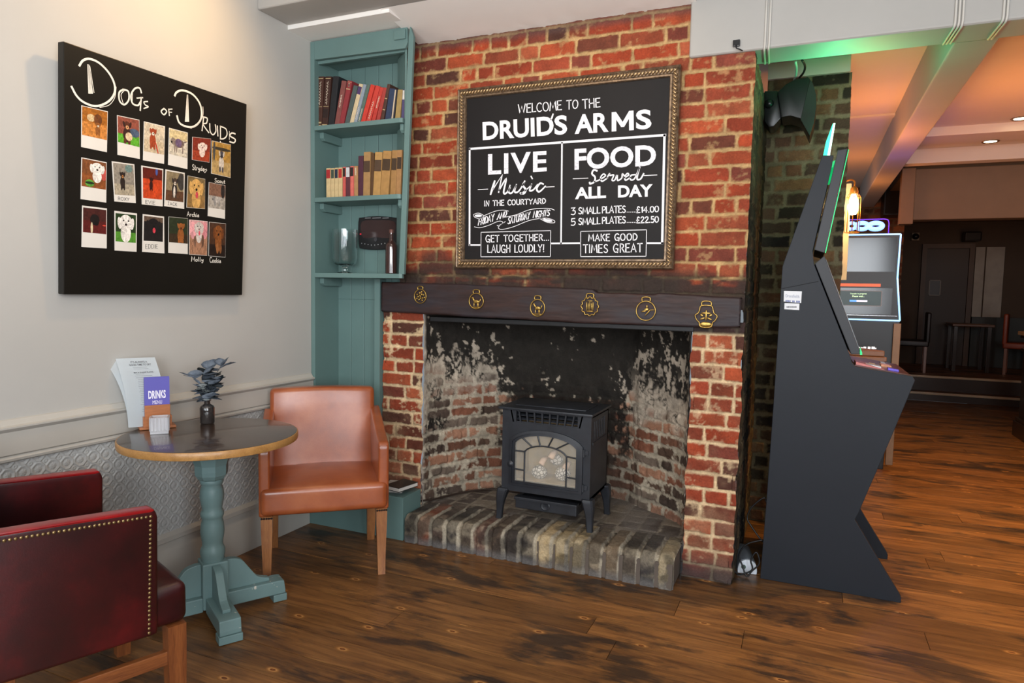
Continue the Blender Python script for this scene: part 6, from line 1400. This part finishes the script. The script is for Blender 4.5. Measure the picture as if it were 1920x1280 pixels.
for x0, x1, y0, y1 in ((1608, 1613, 650.5, 653), (1614, 1618, 651, 656), (1619, 1624, 650, 653.5), (1627, 1632, 650, 654), (1634, 1640, 650, 654), (1640, 1643, 652, 654), (1609, 1619, 656.5, 659)):
    q = t2(x0, x1, y0, y1); box(bm, q[0][0], q[1][0], Y2-.0075, Y2-.004, q[0][2], q[2][2])
obj('lit_lettering', bm, WT, m2)
# its neon topper
NE = pbr('blue_neon', '#7aa4ff', .4, var=.02, emis=2.4); VN = pbr('violet_neon', '#6a3ad8', .4, var=.02, emis=1.3)
tn = BM(); zc_ = M2(1600, 421)
def nring(px, py, rx, ry, r):
    c = M2(px, py); tube(tn, [(c[0]+rx*math.cos(t), Y2+.10, c[2]+ry*math.sin(t)) for t in np.linspace(0, 2*PI, 28, endpoint=False)], r, 8, True)
nring(1644, 421.5, .050, .026, .019); nring(1618, 421.5, .044, .026, .018); nring(1598, 421.5, .030, .026, .014)
cN = M2(1588, 421); tube(tn, [(cN[0], Y2+.10, cN[2]-.03), (cN[0], Y2+.10, cN[2]+.03)], .014, 8); tpp = obj('neon_numbers', tn, NE, m2, True)
bm = BM(); c0, c1 = M2(1574, 410), M2(1668, 440)
tube(bm, [(xl, Y2+.10, c0[2])]+[tuple(p) for p in smoothpts([(c1[0]-.04, Y2+.10, c0[2]), (c1[0]-.01, Y2+.10, c0[2]-.008), (c1[0], Y2+.10, c0[2]-.035)], 5)]+[(c1[0], Y2+.10, a[2])], .004, 6); obj('neon_outline', bm, VN, m2, True)
point('neon_glow', (.62, Y2-.10, a[2]+.22), 2.2, (.22, .12, 1), .08)
# wooden table in front of it
wt = empty('poseur_table', 'tall wooden table with a thick worn top in front of the lit gaming machine', 'table', (0, 0, 0))
Wd = wood('worn_pub_table', '#6b4426', '#9c6c3c', .35, .6, 0, .2)
f0 = hit(1668, 640, 2, 1.03); g0 = hit(1668, 646, 2, 1.03)
bm = BM(); prism(bm, [(.20, 5.75), (.555, 5.75), (.545, 5.80), (.20, 6.28)], 2, .99, 1.035, .006); obj('table_top', bm, Wd, wt)
bm = BM(); prism(bm, [(.20, 5.735), (.57, 5.735), (.56, 5.80), (.20, 6.25)], 2, .955, .989, .005); obj('lower_edge', bm, Wd, wt)
bm = BM(); box(bm, .26, .34, 5.86, 5.94, .03, .955, .005); box(bm, .21, .42, 5.80, 6.02, 0, .03, .005); obj('post', bm, CASTD, wt)
# dark loudspeaker high on the far brick wall
bm = BM(); p, q = hit(1657, 352, 1, 9.5), hit(1690, 404, 1, 9.5); sk = empty('loudspeaker', 'black loudspeaker box high on the far brick wall above the lit machine', 'loudspeaker', (0, 0, 0)); box(bm, p[0], q[0], 9.40, 9.74, q[2], p[2], .01); obj('cabinet', bm, BLK, sk)
bm = BM(); box(bm, p[0]+.02, q[0]-.02, 9.392, 9.40, q[2]+.02, p[2]-.02, .003); obj('grille', bm, pbr('far_speaker_grille', '#1a1612', .8, bump=.4, bs=400), sk)
cmr = empty('dome_camera', 'small white square camera on the wall beside the far door', 'camera', (0, 0, 0)); p, q = hit(1712, 436, 1, 8.12), hit(1725, 449, 1, 8.12)
p, q = hit(1711, 435, 1, 13.3), hit(1725, 450, 1, 13.3)
bm = BM(); box(bm, p[0], q[0], 13.38, 13.45, q[2], p[2], .01); obj('housing', bm, pbr('cream_housing', '#8a7a62', .5), cmr)
bm = BM(); ball(bm, ((p[0]+q[0])/2, 13.37, (p[2]+q[2])/2), .055, 12, 8); obj('lens', bm, BLK, cmr, True)
p, q = hit(1808, 435, 1, 13.2), hit(1838, 452, 1, 13.2); bm = BM(); box(bm, p[0], q[0], 13.1, 13.38, q[2], p[2], .02); s3 = empty('loudspeaker', 'black loudspeaker box above the pale panel beside the far door', 'loudspeaker', (0, 0, 0)); obj('cabinet', bm, BLK, s3)
bm = BM(); box(bm, p[0]+.02, q[0]-.02, 13.09, 13.10, q[2]+.02, p[2]-.02); obj('grille', bm, CASTD, s3)
# downlights
for x, y, lab in ((1857, 265, 'recessed ceiling downlight nearer the long beam'), (1914, 222, 'recessed ceiling downlight at the right edge')):
    p = hit(x, y, 2, 2.758 if x < 1900 else 2.828)
    d = empty('downlight', lab, 'downlight', tuple(p), 0, 'ceiling downlights')
    bm = BM(); lathe(bm, [(.046, -.001), (.062, -.006), (.066, 0), (.046, .0)], seg=28); obj('bezel', bm, pbr('brown_bezel', '#6a4a30', .4, .5), d, angle=40)
    bm = BM(); lathe(bm, [(0, -.004), (.046, -.003), (.046, -.001), (0, -.001)], seg=28); obj('lamp', bm, pbr('lit_downlight', '#ffe6b8', .4, emis=7), d, angle=40)
# bar counter corner
bc = empty('bar_counter', 'dark panelled end of a bar counter with a pale top edge, at the right edge', 'bar counter', (0, 0, 0))
DK = wood('dark_bar_wood', '#16100c', '#2c1e14', .3, .7, 2, .2)
bm = BM(); box(bm, 2.12, 2.8, 6.5, 8.67, 0, 1.04, .004); obj('body', bm, DK, bc)
bm = BM(); box(bm, 2.07, 2.85, 6.45, 8.72, 1.07, 1.11, .008); obj('counter_top', bm, wood('pale_bar_edge', '#8a6a48', '#b89a70', .25, .7, 1, .2), bc)
bm = BM(); box(bm, 2.09, 2.8, 6.48, 8.70, 1.04, 1.07, .006); box(bm, 2.10, 2.8, 6.48, 8.69, .90, .93, .005); box(bm, 2.08, 2.8, 6.48, 8.71, 0, .16, .008); box(bm, 2.095, 2.8, 6.48, 8.695, .16, .20, .006); obj('moulding', bm, DK, bc)
bm = BM(); box(bm, 2.112, 2.12, 6.8, 8.5, .25, .86, .004); obj('panel', bm, DK, bc)
# far seats
def farchair(label, x, y, z, rot, mt, g=None):
    c = empty('dining_chair', label, 'chair', (x, y, z), rot, g)
    bm = BM(); rbox(bm, (0, 0, .44), (.46, .46, .09), .02, 2); obj('seat', bm, mt, c, True)
    bm = BM(); rbox(bm, (0, .21, .68), (.46, .06, .46), .02, 2); obj('backrest', bm, mt, c, True)
    for a in (-1, 1):
        for b_ in (-1, 1):
            bm = BM(); box(bm, a*.19-.02, a*.19+.02, b_*.19-.02, b_*.19+.02, 0, .40, .003); obj('leg', bm, LEGR, c)
RUST = pbr('rust_leather', '#8a3a1c', .45, var=.2); DKB = pbr('dark_chair_leather', '#1c1512', .45, var=.2)
farchair('rust orange chair in the back room beyond the steps, left of the bar end', 3.0, 12.35, .317, math.radians(75), RUST)
farchair('dark chair beside the brick pier at the left of the back room', 1.50, 12.0, .317, math.radians(-95), DKB)
ft = empty('side_table', 'small dark table beside the rust orange chair in the back room', 'table', (2.36, 12.6, .317))
bm = BM(); rbox(bm, (0, 0, .72), (.55, .6, .04), .01, 2); obj('table_top', bm, wood('back_table_wood', '#4a2c18', '#6a4426', .4), ft)
for a in (-1, 1):
    for b_ in (-1, 1):
        bm = BM(); box(bm, a*.22-.025, a*.22+.025, b_*.24-.025, b_*.24+.025, 0, .70, .003); obj('leg', bm, DK, ft)
